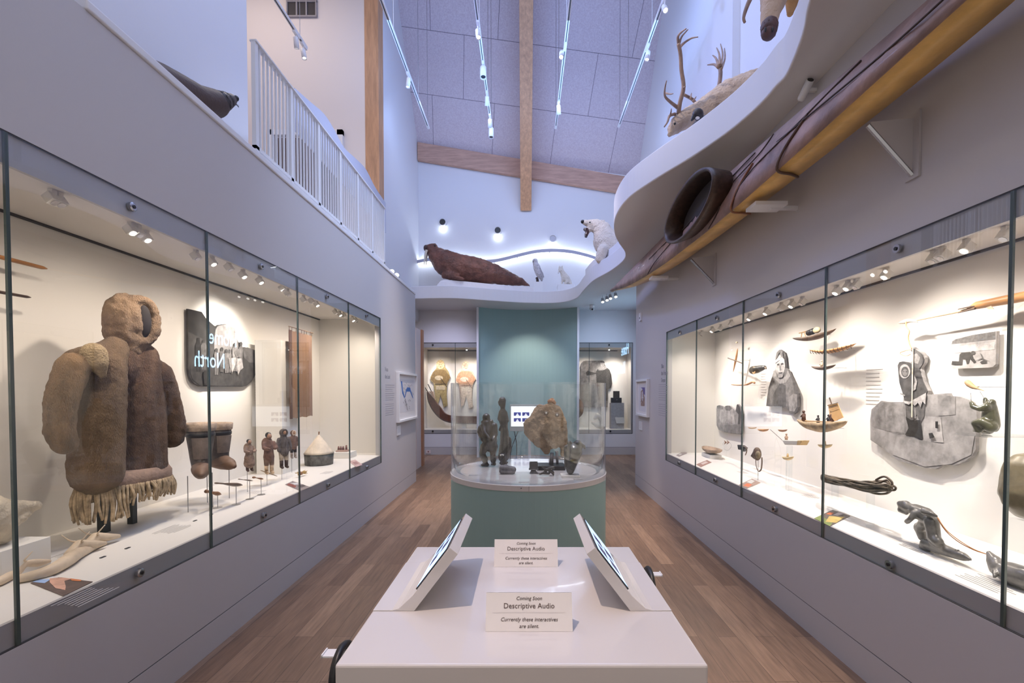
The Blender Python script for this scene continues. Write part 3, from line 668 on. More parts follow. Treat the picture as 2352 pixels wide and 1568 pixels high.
def ksm(d):
    acc = [[0, 0], [0, 0], [0, 0]]; n = 0
    for o in (-.35, -.15, 0, .15, .35):
        q = lerp_st(max(.35, min(8.08, d+o)));
        for k in range(3):
            for j in (0, 1): acc[k][j] += q[k][j]
        n += 1
    return [V((a[0]/n, d, E+a[1]/n)) for a in acc]
t = thing('kayak', 'long skin-covered kayak hung on its side along the right wall, brown deck and golden hull', 'kayak', (1.6, 4.5, 2.9))
rs, dk = [], []
random.seed(3)
N = 76
ds = [.36+(8.07-.36)*i/N for i in range(N+1)]
for i, d in enumerate(ds):
    P_, Q_, R_ = ksm(d); S_ = P_+(R_-Q_)*.55
    wv_ = .008*math.sin(d*5.1)+.006*math.sin(d*11+1)
    out = V((-1, 0, .1)); m1 = P_*.67+Q_*.33+out*(wv_+.026); m2 = P_*.33+Q_*.67+out*(-wv_*.8+.024)
    rs.append([Q_, Q_*.5+R_*.5+V((0, 0, -.014)), R_+V((.004, 0, -.004)), R_*.5+S_*.5+V((.02, 0, 0)), S_, P_])
    P3_ = P_+V((-.006, 0, .006)); Q3_ = Q_+V((-.008, 0, -.003))
    dk.append([P3_, m1, m2, Q3_, Q_+V((.004, 0, 0)), m2+V((.006, 0, 0)), m1+V((.006, 0, 0)), P_+V((.004, 0, 0))])
HULL = mat('golden_hide', (.68, .42, .13), .38, nz=(2.2, .35), bump=(14, .25), coat=.1); DECK = mat('brown_hide', (.30, .185, .16), .5, nz=(3.5, .45), bump=(9, .6, .02), coat=.05)
make('hull', B().rings(rs), HULL, t, smooth=True); make('deck', B().rings(dk), DECK, t, smooth=True)
THREAD = mat('dark_stitching', (.05, .03, .025), .7)
def dpt(d, u, off=.012):
    P_, Q_, R_ = ksm(d); return P_*(1-u)+Q_*u+V((-off-.022*math.sin(math.pi*min(1, max(0, u))), 0, 0))
seams = [[(3.0, .0), (3.1, .25), (3.5, .45), (3.6, .8), (3.75, 1.0)], [(2.2, .1), (2.6, .35), (3.1, .5), (3.3, .75), (3.35, 1)], [(3.9, .35), (4.6, .5), (5.3, .75), (5.6, 1)], [(3.2, .1), (3.8, .3), (4.4, .3), (5.6, .45)], [(1.2, .5), (1.8, .6), (2.4, .45), (2.9, .35)]]
for q in seams: make('seam', B().tube([dpt(d, u) for d, u in [(a.x, a.y) for a in spline([V((x, y, 0)) for x, y in q], 6)]], .0045, 5), THREAD, t, smooth=True)
for d in (2.75, 3.35):
    P_, Q_, R_ = ksm(d); P2, Q2, R2 = ksm(d+.12)
    make('strap', B().tube(spline([dpt(d-.2, .35), dpt(d-.05, .7), Q_+V((-.012, 0, -.004)), Q_*.5+R2*.5+V((0, 0, -.024)), R2+V((0, .05, -.012))], 5), .008, 6), mat('brown_thong', (.10, .055, .04), .6) if d < 3 else mat('reddish_thong', (.25, .1, .05), .5), t, smooth=True)
CK = mat('dark_cockpit_wood', (.055, .03, .02), .45, nz=(20, .5))
cy_, czz = 4.0, E+1.55
def ring(x, a, b_, tilt=0): return [V((x, cy_+tilt+a*math.cos(q), czz+b_*math.sin(q))) for q in [2*math.pi*i/40 for i in range(40)]]
b = B(); b.rings([ring(1.375, .56, .20), ring(1.37, .59, .225), ring(1.40, .59, .225), ring(1.53, .52, .19, -.05), ring(1.53, .49, .165, -.05), ring(1.40, .555, .195)], cap=False, closed=True)
make('cockpit_coaming', b, CK, t, smooth=True)
make('cockpit_shade_disc', B().rings([ring(1.515, .50, .18, -.05), ring(1.525, .50, .18, -.05)]), mat('cockpit_shade_brown', (.018, .011, .008), .7), t)  # dark brown disc; the shade of the hollow is put into its colour
# brackets that carry the kayak
for i, (d, hx) in enumerate(((2.24, 0), (3.2, 1), (4.57, 0), (5.65, 1))):
    P_, Q_, R_ = ksm(d)
    t = thing('kayak_bracket', ['white triangular wall bracket nearest the camera, under the kayak', 'white bracket with a flat pad under the middle of the kayak', 'small white triangular bracket under the cockpit', 'white bracket with a flat pad near the kayak tip'][i], 'bracket', (1.8, d, E+1.2), 'brackets holding the kayak')
    if hx:
        bx = (Q_.x+R_.x)/2+.02
        make('pad', B().box(bx-.07, R_.x+.06, d-.07, d+.07, min(Q_.z, R_.z)-.05, min(Q_.z, R_.z)-.026), WPAINT, t)
        make('arm', B().box(R_.x-.02, XR-.001, d-.012, d+.012, min(Q_.z, R_.z)-.06, min(Q_.z, R_.z)-.035), WPAINT, t)
    else:
        z = min(Q_.z, R_.z)-.03
        make('fin', B().prism([(XR-.001, d, z+.02), (XR-.001, d, z-.25), (R_.x-.05, d, z-.02), (R_.x-.05, d, z)], (0, .008, 0)), WALL, t)
        make('flange', B().box(XR-.012, XR-.001, d-.035, d+.045, z-.27, z+.04), WALL, t)
        make('arm', B().tube([(XR-.01, d+.004, z-.25), (R_.x-.06, d+.004, z-.015)], .011, 6), CHROME, t)
p = on_x(1850, 207, 1.80)
t = thing('boat_spotlight', 'small white cylindrical spotlight on the wall just above the kayak deck', 'spotlight', p)
make('head', B().lathe([(.02, -.06), (.024, -.05), (.024, .06), (.02, .06)], p, 16, M=RX(60)), WPAINT, t, smooth=True)
make('lens', B().lathe([(.019, .055), (.019, .063)], p, 16, M=RX(60)), BLACK, t)
make('arm', B().box(p.x, XR-.001, p.y-.01, p.y+.01, p.z-.01, p.z+.01), WPAINT, t)

# ================================================================ ANIMALS ON THE PLATFORMS
def WP(lst, D): return [on_d(x, y, D) for x, y in lst]
s_ = lambda D: D/F
# walrus
D = 10.85; k = D/F
pts = WP([(991, 573), (1003, 588), (1024, 604), (1046, 613), (1072, 617), (1098, 621), (1124, 627), (1150, 634), (1175, 641), (1198, 648), (1216, 655)], D)
rr = [13*k, 20*k, 30*k, 31*k, 30.5*k, 28*k, 25*k, 20*k, 14.5*k, 8*k, 3*k]
b = B(); b.chain(pts, rr)
b.cap(on_d(984, 569, D-.02), on_d(985, 577, D-.02), 9*k, 8*k); b.ball(on_d(996, 567, D), 9*k, 8); b.cap(on_d(1022, 632, D-.22), on_d(1063, 640, D-.33), 9*k, 5*k); b.cap(on_d(1030, 632, D+.22), on_d(1063, 640, D+.3), 9*k, 5*k)
WAL = mat('walrus_hide', (.155, .062, .04), .5, nz=(5, .5), bump=(26, .8, .03))
t = organic('walrus', b, WAL, None, .035, 5, .02, 9, label='brown mounted walrus lying on the far platform with tusks pointing down', cat='walrus')
IV = mat('ivory', (.75, .66, .52), .3)
for dx, dd in ((0, -.07), (4, .05)):
    make('tusk', B().tube(spline(WP([(980+dx, 574), (976+dx, 590), (974+dx, 608)], D+dd-.04), 5), [.034-.026*i/10 for i in range(11)], 8), IV, t, smooth=True)
make('eye', B().ball(on_d(999, 564, D-.12), .018, 6), BLACK, t, smooth=True)
make('muzzle', B().ball(on_d(979, 570, D-.03), (.06, .10, .075), 10), mat('walrus_muzzle', (.07, .035, .03), .5, bump=(60, .5)), t, smooth=True)
q = [(1000, 668), (1003, 655), (1012, 644), (1020, 642), (1060, 645), (1130, 652), (1190, 657), (1226, 660), (1228, 668)]
pr = [on_d(x, y, D-.28) for x, y in q]; pr[0].z = pr[-1].z = PT+.001
pr = [V((p.x, p.y, max(PT+.001, p.z))) for p in pr]
make('rock_slab', B().prism(pr, (0, .7, 0)), mat('white_slab', (.78, .76, .78), .7, bump=(6, .4, .05)), label='low white irregular slab under the walrus', cat='slab', bevel=.01)
# owl on a post
D = 10.95; k = D/F
bx0, bx1 = on_d(1225, 660, D).x, on_d(1246, 660, D).x
make('pedestal', B().box(bx0, bx1, D-.1, D+.1, PT+.001, on_d(1230, 649, D).z), WPAINT, label='small white block between the walrus and the fox', cat='plinth')
b = B(); b.chain(WP([(1229, 602), (1233, 614), (1238, 628), (1244, 640)], D), [5.5*k, 8.5*k, 8*k, 4*k]); b.ball(on_d(1229, 600, D), 6.5*k, 8)
t = organic('snowy_owl', b, mat('owl_feathers', (.55, .53, .56), .8, nz=(40, .45)), None, .012, 3, label='white and grey owl perched on a dark stump', cat='owl')
make('wing', B().prism(WP([(1233, 607), (1240, 613), (1248, 628), (1250, 636), (1244, 640), (1237, 630), (1232, 618)], D-.07), (0, .02, 0)), mat('owl_wing', (.36, .35, .38), .8, nz=(60, .5)), t)
make('eye', B().ball(on_d(1227, 598, D-.065), .008, 5), BLACK, t); make('beak', B().ball(on_d(1224.5, 601, D-.05), (.008, .008, .012), 5), BLACK, t)
make('tail', B().prism(WP([(1241, 634), (1247, 636), (1246, 645), (1242, 645)], D-.03), (0, .03, 0)), mat('owl_wing', (.3, .3, .3)), t)
make('stump', B().tube(WP([(1235, 648.5), (1234, 640), (1232, 637)], D), [.035, .03, .03], 8), mat('stump_wood', (.06, .04, .035), .8), label='short dark stump the owl stands on', cat='stump', smooth=True)
# arctic fox
D = 10.9; k = D/F
make('pedestal', B().box(on_d(1280, 660, D).x, on_d(1318, 660, D).x, D-.18, D+.18, PT+.001, on_d(1290, 656, D).z), WPAINT, label='low white block under the white fox', cat='plinth', bevel=.01)
b = B(); b.chain(WP([(1290, 625), (1294, 633), (1300, 643), (1306, 650)], D), [5*k, 7*k, 9*k, 7*k]); b.ball(on_d(1288, 622, D), 6*k, 8); b.cap(on_d(1287, 624, D-.03), on_d(1283, 627, D-.05), 3*k, 1.5*k)
for dd in (-.05, .05): b.cap(on_d(1292, 640, D+dd), on_d(1291, 655, D+dd), 2.6*k, 2*k); b.cap(on_d(1302, 650, D+dd*1.4), on_d(1298, 655, D+dd*1.4), 4*k, 3*k)
b.cap(on_d(1307, 652, D), on_d(1312, 654, D-.1), 3.4*k, 2.6*k)
for dx, dd in ((-3, -.03), (3, .03)): b.cap(on_d(1288+dx, 618, D+dd), on_d(1288+dx*1.2, 612, D+dd), 2.2*k, .8*k)
FUR = mat('white_fur', (.80, .74, .66), .9, nz=(9, .12), bump=(70, .9, .02), sheen=.3)
t = organic('arctic_fox', b, FUR, None, .011, 3, .006, 30, label='small white fox sitting on the far platform', cat='fox'); sit(t, on_d(1290, 656, D).z+.001)
for x in (1286, 1290): make('eye', B().ball(on_d(x, 621.5, D-.065), .007, 5), BLACK, t)
make('nose', B().ball(on_d(1282.5, 627, D-.06), .009, 5), BLACK, t)
# polar bear
D = 8.3; k = D/F
b = B()
b.chain(WP([(1352, 513), (1368, 518), (1384, 530)], D), [9*k, 15*k, 20*k]); b.chain(WP([(1384, 530), (1392, 556), (1412, 575)], D), [21*k, 30*k, 32*k])
b.chain([on_d(1392, 552, D), on_d(1440, 570, D+.4), on_d(1475, 590, D+.9)], [26*k, 34*k, 30*k])
b.cap(on_d(1344, 511, D-.02), on_d(1340, 511, D-.02), 6.5*k, 5*k); b.cap(on_d(1352, 528, D-.01), on_d(1347, 539, D-.01), 6*k, 3.4*k)
for dd in (-.2, .2): b.cap(on_d(1384, 575, D+dd), on_d(1378, 594, D+dd), 13*k, 11*k)
for dx, dd in ((0, -.1), (4, .11)): b.ball(on_d(1382+dx, 508, D+dd), 4*k, 6)
t = organic('polar_bear', b, mat('cream_fur', (.82, .72, .60), .9, nz=(5, .14), bump=(50, 1, .03), sheen=.3), None, .022, 4, .008, 22, label='cream polar bear with an open snarling mouth behind the curved platform edge', cat='bear')
make('nose', B().ball(on_d(1338, 509, D-.03), (.032, .04, .032), 8), BLACK, t, smooth=True)
make('mouth', B().prism(WP([(1341, 522), (1351, 523), (1354, 532), (1350, 541), (1345, 540), (1344, 533), (1347, 528)], D-.075), (0, .13, 0)), mat('bear_mouth', (.05, .015, .015), .4), t, bevel=.008)
for x, y, q in ((1343.5, 523, 5), (1346, 537, -5)): make('tooth', B().tube(WP([(x, y), (x+.6, y+q)], D-.08), [.010, .003], 6), IV, t)
make('eye', B().ball(on_d(1355, 510.5, D-.11), .014, 6), BLACK, t)
# caribou behind the platform edge, with antlers
def deer(pts, rs, lab, col, extra=(), name='caribou', rough=.01):
    b = B(); b.chain(pts, rs)
    for a in extra: b.cap(*a)
    return organic(name, b, col, None, .02, 4, rough, 16, label=lab, cat='caribou')
CF = mat('caribou_fur', (.52, .37, .26), .85, nz=(2.5, .4, (.62, .50, .40)), bump=(45, .8, .02))
D = 4.75; k = D/F
h0 = [on_d(1545, 297, D-.12), on_d(1563, 279, D-.05), on_d(1590, 268, D), on_d(1630, 258, D+.05), on_d(1680, 238, D+.1), on_d(1740, 225, D+.1)]
extra = [(V((1.95, D+.0, 4.5)), V((1.93, D-.02, PT+.03)), .08, .035), (V((1.95, D+.25, 4.5)), V((1.96, D+.27, PT+.03)), .08, .035), (V((2.5, D+.0, 4.5)), V((2.5, D-.0, PT+.03)), .09, .035), (V((2.5, D+.25, 4.5)), V((2.5, D+.27, PT+.03)), .09, .035), (on_d(1541, 302, D-.13), on_d(1537, 310, D-.14), 6*k, 6*k)]
t = deer(h0, [13*k, 19*k, 25*k, 38*k, 52*k, 58*k], 'pale brown caribou with tall branching antlers, head lowered over the platform edge', CF, extra)
ANT = mat('antler', (.30, .20, .15), .6, nz=(12, .3))
def antler(branches, D0, D1):
    b = B()
    for br in branches:
        n = len(br); q = spline([on_d(x, y, D0+(D1-D0)*i/(n-1)) for i, (x, y, r) in enumerate(br)], 5)
        r_ = [br[0][2]*k+(br[-1][2]*k-br[0][2]*k)*i/(len(q)-1) for i in range(len(q))]
        b.tube(q, r_, 8)
    return b
A1 = [[(1558, 262, 5), (1562, 235, 4.4), (1570, 200, 4), (1565, 160, 3.6), (1563, 125, 3.6), (1558, 100, 4)], [(1559, 104, 3.4), (1557, 85, 2.6), (1565, 74, 2), (1576, 66, 1.2)], [(1562, 108, 3.2), (1572, 98, 2.5), (1588, 88, 2), (1603, 85, 1)], [(1560, 100, 3), (1566, 84, 2.2), (1580, 68, 1)],
      [(1558, 248, 4), (1542, 236, 3), (1528, 222, 2.6), (1527, 205, 2.2), (1531, 185, 1)], [(1529, 214, 2.2), (1540, 216, 1.6), (1546, 215, .8)], [(1568, 202, 2.6), (1574, 199, 1.2)], [(1550, 262, 3.5), (1538, 266, 3), (1533, 280, 2.4), (1526, 291, 1.4)], [(1538, 268, 2.4), (1541, 258, 1.6), (1542, 250, .9)]]
A2 = [[(1566, 262, 4), (1600, 250, 3.8), (1630, 230, 3.6), (1650, 200, 3.6), (1655, 165, 4), (1650, 150, 5)], [(1650, 154, 4), (1640, 148, 3), (1625, 149, 1.2)], [(1650, 152, 3.5), (1645, 135, 2.6), (1637, 127, 1.2)], [(1653, 150, 3.2), (1652, 125, 2.4), (1646, 110, 1.2)], [(1655, 152, 3), (1660, 125, 2.4), (1655, 101, 1.1)], [(1657, 158, 3), (1665, 135, 2.4), (1664, 111, 1.1)], [(1572, 218, 3), (1590, 228, 5), (1598, 238, 4)], [(1586, 226, 3), (1588, 214, 1)], [(1592, 232, 2.6), (1599, 222, 1)], [(1598, 238, 3), (1590, 248, 3), (1572, 258, 3)]]
make('antler', antler(A1, D-.08, D-.3), ANT, t, smooth=True); make('antler', antler(A2, D+.06, D+.4), ANT, t, smooth=True)
make('eye', B().ball(on_d(1550, 284, D-.2), .012, 6), BLACK, t)
for dd in (-.1, .12): make('ear', B().ball(on_d(1576, 262, D+dd), (.07, .02, .03), 8, M=RY(-25)), CF, t, smooth=True)
# goose head beside it
p = on_d(1603, 262, 4.1); k4 = 4.1/F
b = B(); b.ball(p+V((0, 0, .0)), (13*k4, 11*k4, 13*k4), 8); b.cap(p+V((.01, 0, -.01)), V((p.x+.09, p.y+.12, PT+.1)), 9*k4, 9*k4); b.ball((p.x+.17, p.y+.22, PT+.15), (.16, .12, .14), 8)
t = organic('goose', b, mat('goose_black', (.025, .02, .025), .5, bump=(60, .3)), None, .012, 3, label='dark-headed goose just above the platform edge in front of the caribou', cat='goose')
make('beak', B().tube(WP([(1594, 268), (1588, 277)], 4.08), [.02, .008], 8), BLACK, t)
make('cheek', B().ball(on_d(1602, 271, 4.07), (.02, .012, .012), 6), mat('goose_cheek', (.7, .66, .66), .7), t)
# second caribou, its muzzle hanging in from the top
D = 3.3; k = D/F
b = B(); b.chain([on_d(1765, 68, D-.05), on_d(1770, 30, D), on_d(1782, -20, D+.08), on_d(1800, -70, D+.2)], [17*k, 21*k, 34*k, 40*k])
b.chain([on_d(1800, -70, D+.2), V((2.3, 3.55, 5.35)), V((2.38, 2.7, 5.2))], [44*k, .25, .32])
for x, y in ((2.25, 3.45), (2.5, 3.5), (2.25, 2.65), (2.5, 2.6)): b.cap((x, y, 5.0), (x, y, PT+.03), .10, .04)
t = organic('caribou', b, mat('caribou_face_fur', (.62, .44, .30), .85, nz=(2, .2), bump=(45, .7, .02)), None, .02, 4, .006, 16, label='caribou head with dark muzzle hanging down at the top right, above the kayak', cat='caribou')
make('muzzle', B().cap(on_d(1767, 60, D-.06), on_d(1766, 74, D-.07), 18.5*k, 16.5*k), mat('muzzle_brown', (.10, .05, .045), .6, nz=(15, .3)), t, smooth=True)
for x in (1758, 1775): make('nostril', B().ball(on_d(x, 68, D-.118), (.008, .006, .018), 6), BLACK, t)
make('antler', B().tube(spline(WP([(1745, -60), (1738, -30), (1722, 0), (1712, 25), (1708, 42), (1711, 52)], D-.1), 5), [.02-.012*i/25 for i in range(26)], 8), ANT, t, smooth=True)
# orange-brown neck patch seen beside it
make('neck_mane', B().cap(on_d(1822, -10, D+.25), on_d(1815, 30, D+.3), 20*k, 8*k), mat('tawny_fur', (.50, .27, .10), .85, nz=(6, .3)), t, smooth=True)
# seal on the left ledge
X = -2.3
kk = lambda px: abs(X)/(VX-px)
c = [(530, 229, 13.5), (514, 232, 21), (494, 238, 33), (458, 232, 37), (418, 214, 42), (372, 192, 46), (320, 168, 46), (262, 150, 40)]
b = B(); b.chain([on_x(x, y, X) for x, y, r in c], [r*kk(x)*.92 for x, y, r in c])
t = organic('seal', b, mat('seal_fur_brown', (.13, .055, .028), .6, nz=(1.6, .5, (.05, .028, .02)), bump=(50, .4)), None, .02, 5, label='brown mounted seal looking over the ledge above the left case', cat='seal')
make('face_patch', B().chain([on_x(530, 229, X+.02), on_x(514, 232, X+.02), on_x(505, 234, X+.02)], [13.9*kk(530)*.92, 21.4*kk(514)*.92, 25*kk(505)*.92]), mat('seal_face_dark', (.028, .018, .016), .5, bump=(60, .4)), t, smooth=True)
make('nose', B().ball(on_x(542, 226, X+.02), (.022, .02, .022), 8), BLACK, t, smooth=True)
random.seed(5)
b = B()
for i in range(8):
    a = on_x(538, 236, X+.03); b.tube([a, a+V((.02+.01*random.random(), .015, -.01-.02*random.random()))], .0009, 4)
make('whiskers', b, BLACK, t)
a, c2 = on_x(190, 60, -1.99), on_x(219, 60, -1.99)
make('ledge_box', B().box(-2.5, -1.96, a.y, a.y+.12, 3.29, on_x(200, 47, -1.96).z), WPAINT, label='small white box end on top of the left wall at its near end', cat='box')
# ================================================================ LEFT CASE EXHIBITS
FL = O0+.001
def board(name, lab, cat, out, X, base, layers, th=.018, off=.02, group=None, plane='x', pins=True):
    """cut-out photograph printed on a board that stands off the wall"""
    sg = 1 if X > 0 else -1
    f = (lambda p, o: on_x(p[0], p[1], X-sg*o)) if plane == 'x' else (lambda p, o: on_d(p[0], p[1], X-o))
    b = B(); vec = V((sg*th, 0, 0)) if plane == 'x' else V((0, th, 0))
    mats = [base]; b.mi = 0; b.prism([f(p, off+th) for p in out], vec)
    sc = (X-sg*(off+th))/X if plane == 'x' else 1
    for i, (m, pl) in enumerate(layers):
        if m not in mats: mats.append(m)
        b.mi = mats.index(m); e = off+th+.0006*(i+1)
        b.poly([f(p, off+th)-(V((sg, 0, 0)) if plane == 'x' else V((0, 1, 0)))*.0006*(i+1) for p in pl])
    ob = make(name, b, mats, None, label=lab, cat=cat, group=group, solid=False)
    return ob
def sc(lst, x0, y0, k): return [(x0+x/k, y0+y/k) for x, y in lst]
Z = lambda lst: sc(lst, 430, 730, 9.8)
def ell(cx, cy, rx, ry, n=14): return [(cx+rx*math.cos(2*math.pi*i/n), cy+ry*math.sin(2*math.pi*i/n)) for i in range(n)]
def person(cx, top, h, w):  # standing outline in photo coordinates
    return [(cx-w*.18, top), (cx+w*.18, top), (cx+w*.24, top+h*.12), (cx+w*.5, top+h*.22), (cx+w*.45, top+h*.55), (cx+w*.35, top+h), (cx+w*.05, top+h), (cx, top+h*.65), (cx-w*.05, top+h), (cx-w*.35, top+h), (cx-w*.45, top+h*.55), (cx-w*.5, top+h*.22), (cx-w*.24, top+h*.12)]
out = [(432, 709), (463, 716), (474, 732), (481, 738), (490, 746), (497, 752), (502, 746), (519, 744), (537, 753), (545, 780), (548, 786), (552, 786), (554, 798), (562, 797), (590, 805), (590, 840), (586, 862), (578, 876), (566, 886), (556, 888), (460, 887), (446, 880), (437, 866), (433, 845)]
gm = gray
lay = [(gm(.075, 9), [(432, 709), (463, 716), (474, 732), (490, 746), (497, 752), (500, 790), (470, 780), (433, 762)]),
       (gm(.42, 12), Z([(640, 250), (690, 180), (870, 140), (1060, 230), (1110, 420), (1140, 600), (1200, 900), (1240, 1080), (620, 1080), (600, 500)])),
       (gm(.60, 12), Z([(830, 160), (880, 150), (1050, 230), (1100, 420), (1120, 640), (980, 640), (840, 420)])),
       (gm(.22, 12), Z([(1240, 690), (1350, 660), (1560, 740), (1560, 1000), (1400, 1010), (1280, 900)])),
       (gm(.11, 20), Z([(60, 1050), (1560, 1000), (1555, 1140), (1500, 1340), (1400, 1460), (1250, 1530), (300, 1530), (120, 1400), (60, 1230)]))]
for cx, tp, h, w, v in ((240, 450, 760, 150, .05), (360, 480, 680, 130, .2), (470, 650, 560, 90, .12), (640, 680, 600, 100, .28), (760, 660, 560, 100, .2), (860, 700, 540, 90, .3), (920, 710, 520, 110, .34), (1050, 560, 640, 130, .4), (1180, 540, 620, 90, .25)):
    lay.append((gm(v, 30), Z(person(cx, tp, h, w)))); lay.append((gm(max(.05, v*.45), 30), Z(ell(cx, tp+45, 34, 50, 8))))
lay += [(gm(.72, 20), Z([(960, 900), (1060, 890), (1080, 960), (1020, 1130), (970, 1260), (960, 1100)])), (gm(.66, 20), Z([(1090, 910), (1190, 910), (1230, 1120), (1160, 1180), (1110, 1290), (1080, 1100)])), (gm(.3, 30), Z([(1060, 690), (1180, 700), (1210, 890), (1070, 890), (1030, 780)])),
        (gm(.06, 20), Z([(340, 1180), (420, 1180), (450, 1500), (350, 1520), (320, 1300)])), (gm(.55, 20), Z([(890, 900), (940, 900), (950, 1190), (915, 1080)]))]
board('group_photo', 'grey cut-out photo of a group standing before a tent, lit on the left case wall', 'photograph', out, CB, gm(.13, 10), lay)
# the parka on its stand
t = thing('parka', 'large brown hooded fur parka with a fringed hem on a black stand', 'coat', (-2.5, 2.87, O0))
cx, cy = -2.5, 2.87
def Sx(f): return T((cx, 0, 0)) @ Matrix.Diagonal((f, 1, 1, 1)) @ T((-cx, 0, 0))
FB = mat('brown_fur', (.125, .058, .032), .95, nz=(5, .55, (.20, .11, .065)), bump=(130, 1, .02), stretch=(1.6, 1.6, .55), sheen=.06)
FLt = mat('tawny_sleeve_fur', (.27, .165, .085), .95, nz=(5.0, .5, (.38, .225, .11)), bump=(130, 1, .02), stretch=(1.6, 1.6, .55), sheen=.06)
FH = mat('hood_fur', (.25, .155, .095), .95, nz=(9, .45, (.32, .21, .13)), bump=(140, .9, .015), stretch=(1.6, 1.6, .55), sheen=.08)
XP = -2.48; PX = lambda x, y, dx=0: on_x(x, y, XP+dx)
b = B(); b.chain([PX(300, 790), PX(312, 830), PX(322, 960), PX(322, 1075)], [.09, .145, .155, .16]); b.cap(PX(300, 838), PX(366, 858), .12, .085); b.cap(PX(285, 800), PX(270, 840), .10, .13)
b.xf(T((XP, 0, 0)) @ Matrix.Diagonal((.85, 1, 1, 1)) @ T((-XP, 0, 0)))
body = organic('body', b, FB, t, .013, 4, .0045, 24)
b = B(); b.chain([PX(262, 800, .03), PX(236, 845, .03), PX(226, 960, .03), PX(222, 1085, .03)], [.075, .115, .125, .13]); b.cap(PX(250, 815, .02), PX(182, 830, .02), .085, .075)
organic('side_panel', b, mat('grey_brown_fur', (.215, .135, .08), .95, nz=(4, .42, (.28, .18, .10)), bump=(130, 1, .02), stretch=(1.6, 1.6, .55), sheen=.06), t, .012, 4, .0045, 24)
for col, ch in ((FLt, [(168, 842, .078), (142, 915, .07), (135, 985, .064), (148, 1018, .060)]), (FB, [(366, 860, .082), (388, 930, .078), (398, 985, .078), (396, 1005, .07)])):
    b = B(); b.chain([PX(x, y, .05) for x, y, r in ch], [r for x, y, r in ch]); organic('sleeve', b, col, t, .011, 4, .0045, 24)
b = B(); b.chain([PX(215, 812, .10), PX(222, 832, .115), PX(236, 862, .125)], [.062, .055, .02])
organic('shoulder_panel', b, mat('pale_fur_panel', (.40, .30, .18), .95, nz=(14, .35), bump=(90, .8, .02)), t, .011, 3)
# hood: solid mass, its shaded opening painted as a dark ellipsoid facing the glass
hc = PX(286, 735, .02); b = B()
b.ball(hc, (.10, .115, .165), 14); b.cap(hc+V((0, -.03, -.08)), hc+V((0, .02, -.17)), .085, .085)
rim = [hc+V((.065+.028*math.cos(a), .045+.075*math.cos(a), .0+.13*math.sin(a)-.0)) for a in [2*math.pi*i/24 for i in range(24)]]
for p_ in rim: b.ball(p_, .036, 6)
hood = organic('hood', b, FH, t, .0095, 3, .008, 20)
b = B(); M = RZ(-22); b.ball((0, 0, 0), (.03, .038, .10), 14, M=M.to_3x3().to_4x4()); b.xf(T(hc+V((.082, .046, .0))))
make('hood_opening_shade', b, mat('hood_painted_shade', (.022, .018, .02), .9), hood, smooth=True)
random.seed(11)
b = B(); FX, FY = XP+.0, 2.87
for i in range(150):
    a = 2*math.pi*i/150; y = FY+.30*math.cos(a); x = FX+.145*math.sin(a); tail = math.cos(a) < -.5; drop = .09+.04*random.random()+(.075 if tail else 0)
    z0_ = 1.035-.012*math.cos(a); dx, dy = (random.random()-.5)*.04, (random.random()-.5)*.04
    b.tube(spline([(x, y, z0_), (x+dx*.6+.012*math.sin(a), y+dy, z0_-drop*.5), (x+dx, y-dy*.3, z0_-drop)], 3), [.008, .008, .009, .008, .007, .007, .006], 5)
make('fringe', b, mat('pale_fringe', (.44, .33, .21), .9, nz=(25, .5)), t, smooth=True)
b = B(); b.rings([[V((FX+.15*r*math.sin(a), FY+.305*r*math.cos(a), z)) for a in [2*math.pi*j/48 for j in range(48)]] for r, z in ((.9, 1.11), (1.0, 1.07), (1.0, 1.02), (.9, 1.01))])
make('hem_band', b, mat('hem_hide', (.30, .2, .15), .9, nz=(10, .3), bump=(60, .6)), t, smooth=True)
pa, pb = on_z(239, 1216, O0), on_z(304, 1196, O0)
for px, py, w_ in ((239, 1216, .022), (304, 1196, .018)):
    p = on_z(px, py+6, O0); p.x = max(p.x, -2.62)
    make('stand_leg', B().box(p.x-w_, p.x+w_, p.y-w_, p.y+w_, FL, 1.15), BLACK, t)
# long wooden implements high on the left
for (a, c, r, lab, m) in (((-60, 575), (107, 617), .018, 'long orange-brown wooden paddle end high on the left case wall', mat('paddle_wood', (.33, .14, .045), .45, nz=(6, .3))), ((-60, 660), (70, 683), .014, 'dark wooden rod below the orange one on the left case wall', mat('dark_rod', (.045, .022, .018), .4))):
    A, Cc = on_x(a[0], a[1], CB+.12), on_x(c[0], c[1], CB+.12)
    make('wooden_implement', B().tube([A, A.lerp(Cc, .5), A.lerp(Cc, .93), Cc], [r*.8, r, r*.9, r*.35], 10, flat=.6), m, label=lab, cat='paddle', smooth=True)
# brown hanging and the white upstand behind it
a, c = on_x(663, 749, -2.45), on_x(719, 765, -2.45)
t = thing('hide_hanging', 'tall brown hide hanging from a thin rod near the far end of the left case', 'hanging', (-2.45, (a.y+c.y)/2, 1.2))
make('rod', B().tube([a, c], .005, 8), mat('rod_wood', (.2, .12, .07), .5), t)
zb0 = on_x(690, 958, -2.45).z; b = B(); n = 16; rs = []
tz = a.z-.035
def wy(i): return a.y+.01+(c.y-a.y-.03)*i/n
pts = [V((-2.45+.008*math.sin(i*1.9), wy(i), 0)) for i in range(n+1)]
top_ = [p+V((0, 0, tz-.004*(i % 2))) for i, p in enumerate(pts)]; bot = [p+V((0, 0, zb0+.006*math.sin(i))) for i, p in enumerate(pts)]
for i in range(n): b.prism([top_[i], top_[i+1], bot[i+1], bot[i]], (-.006, 0, 0))
make('hide', b, mat('tan_hide', (.30, .165, .09), .7, nz=(3, .25, (.24, .15, .10)), bump=(20, .3)), t)
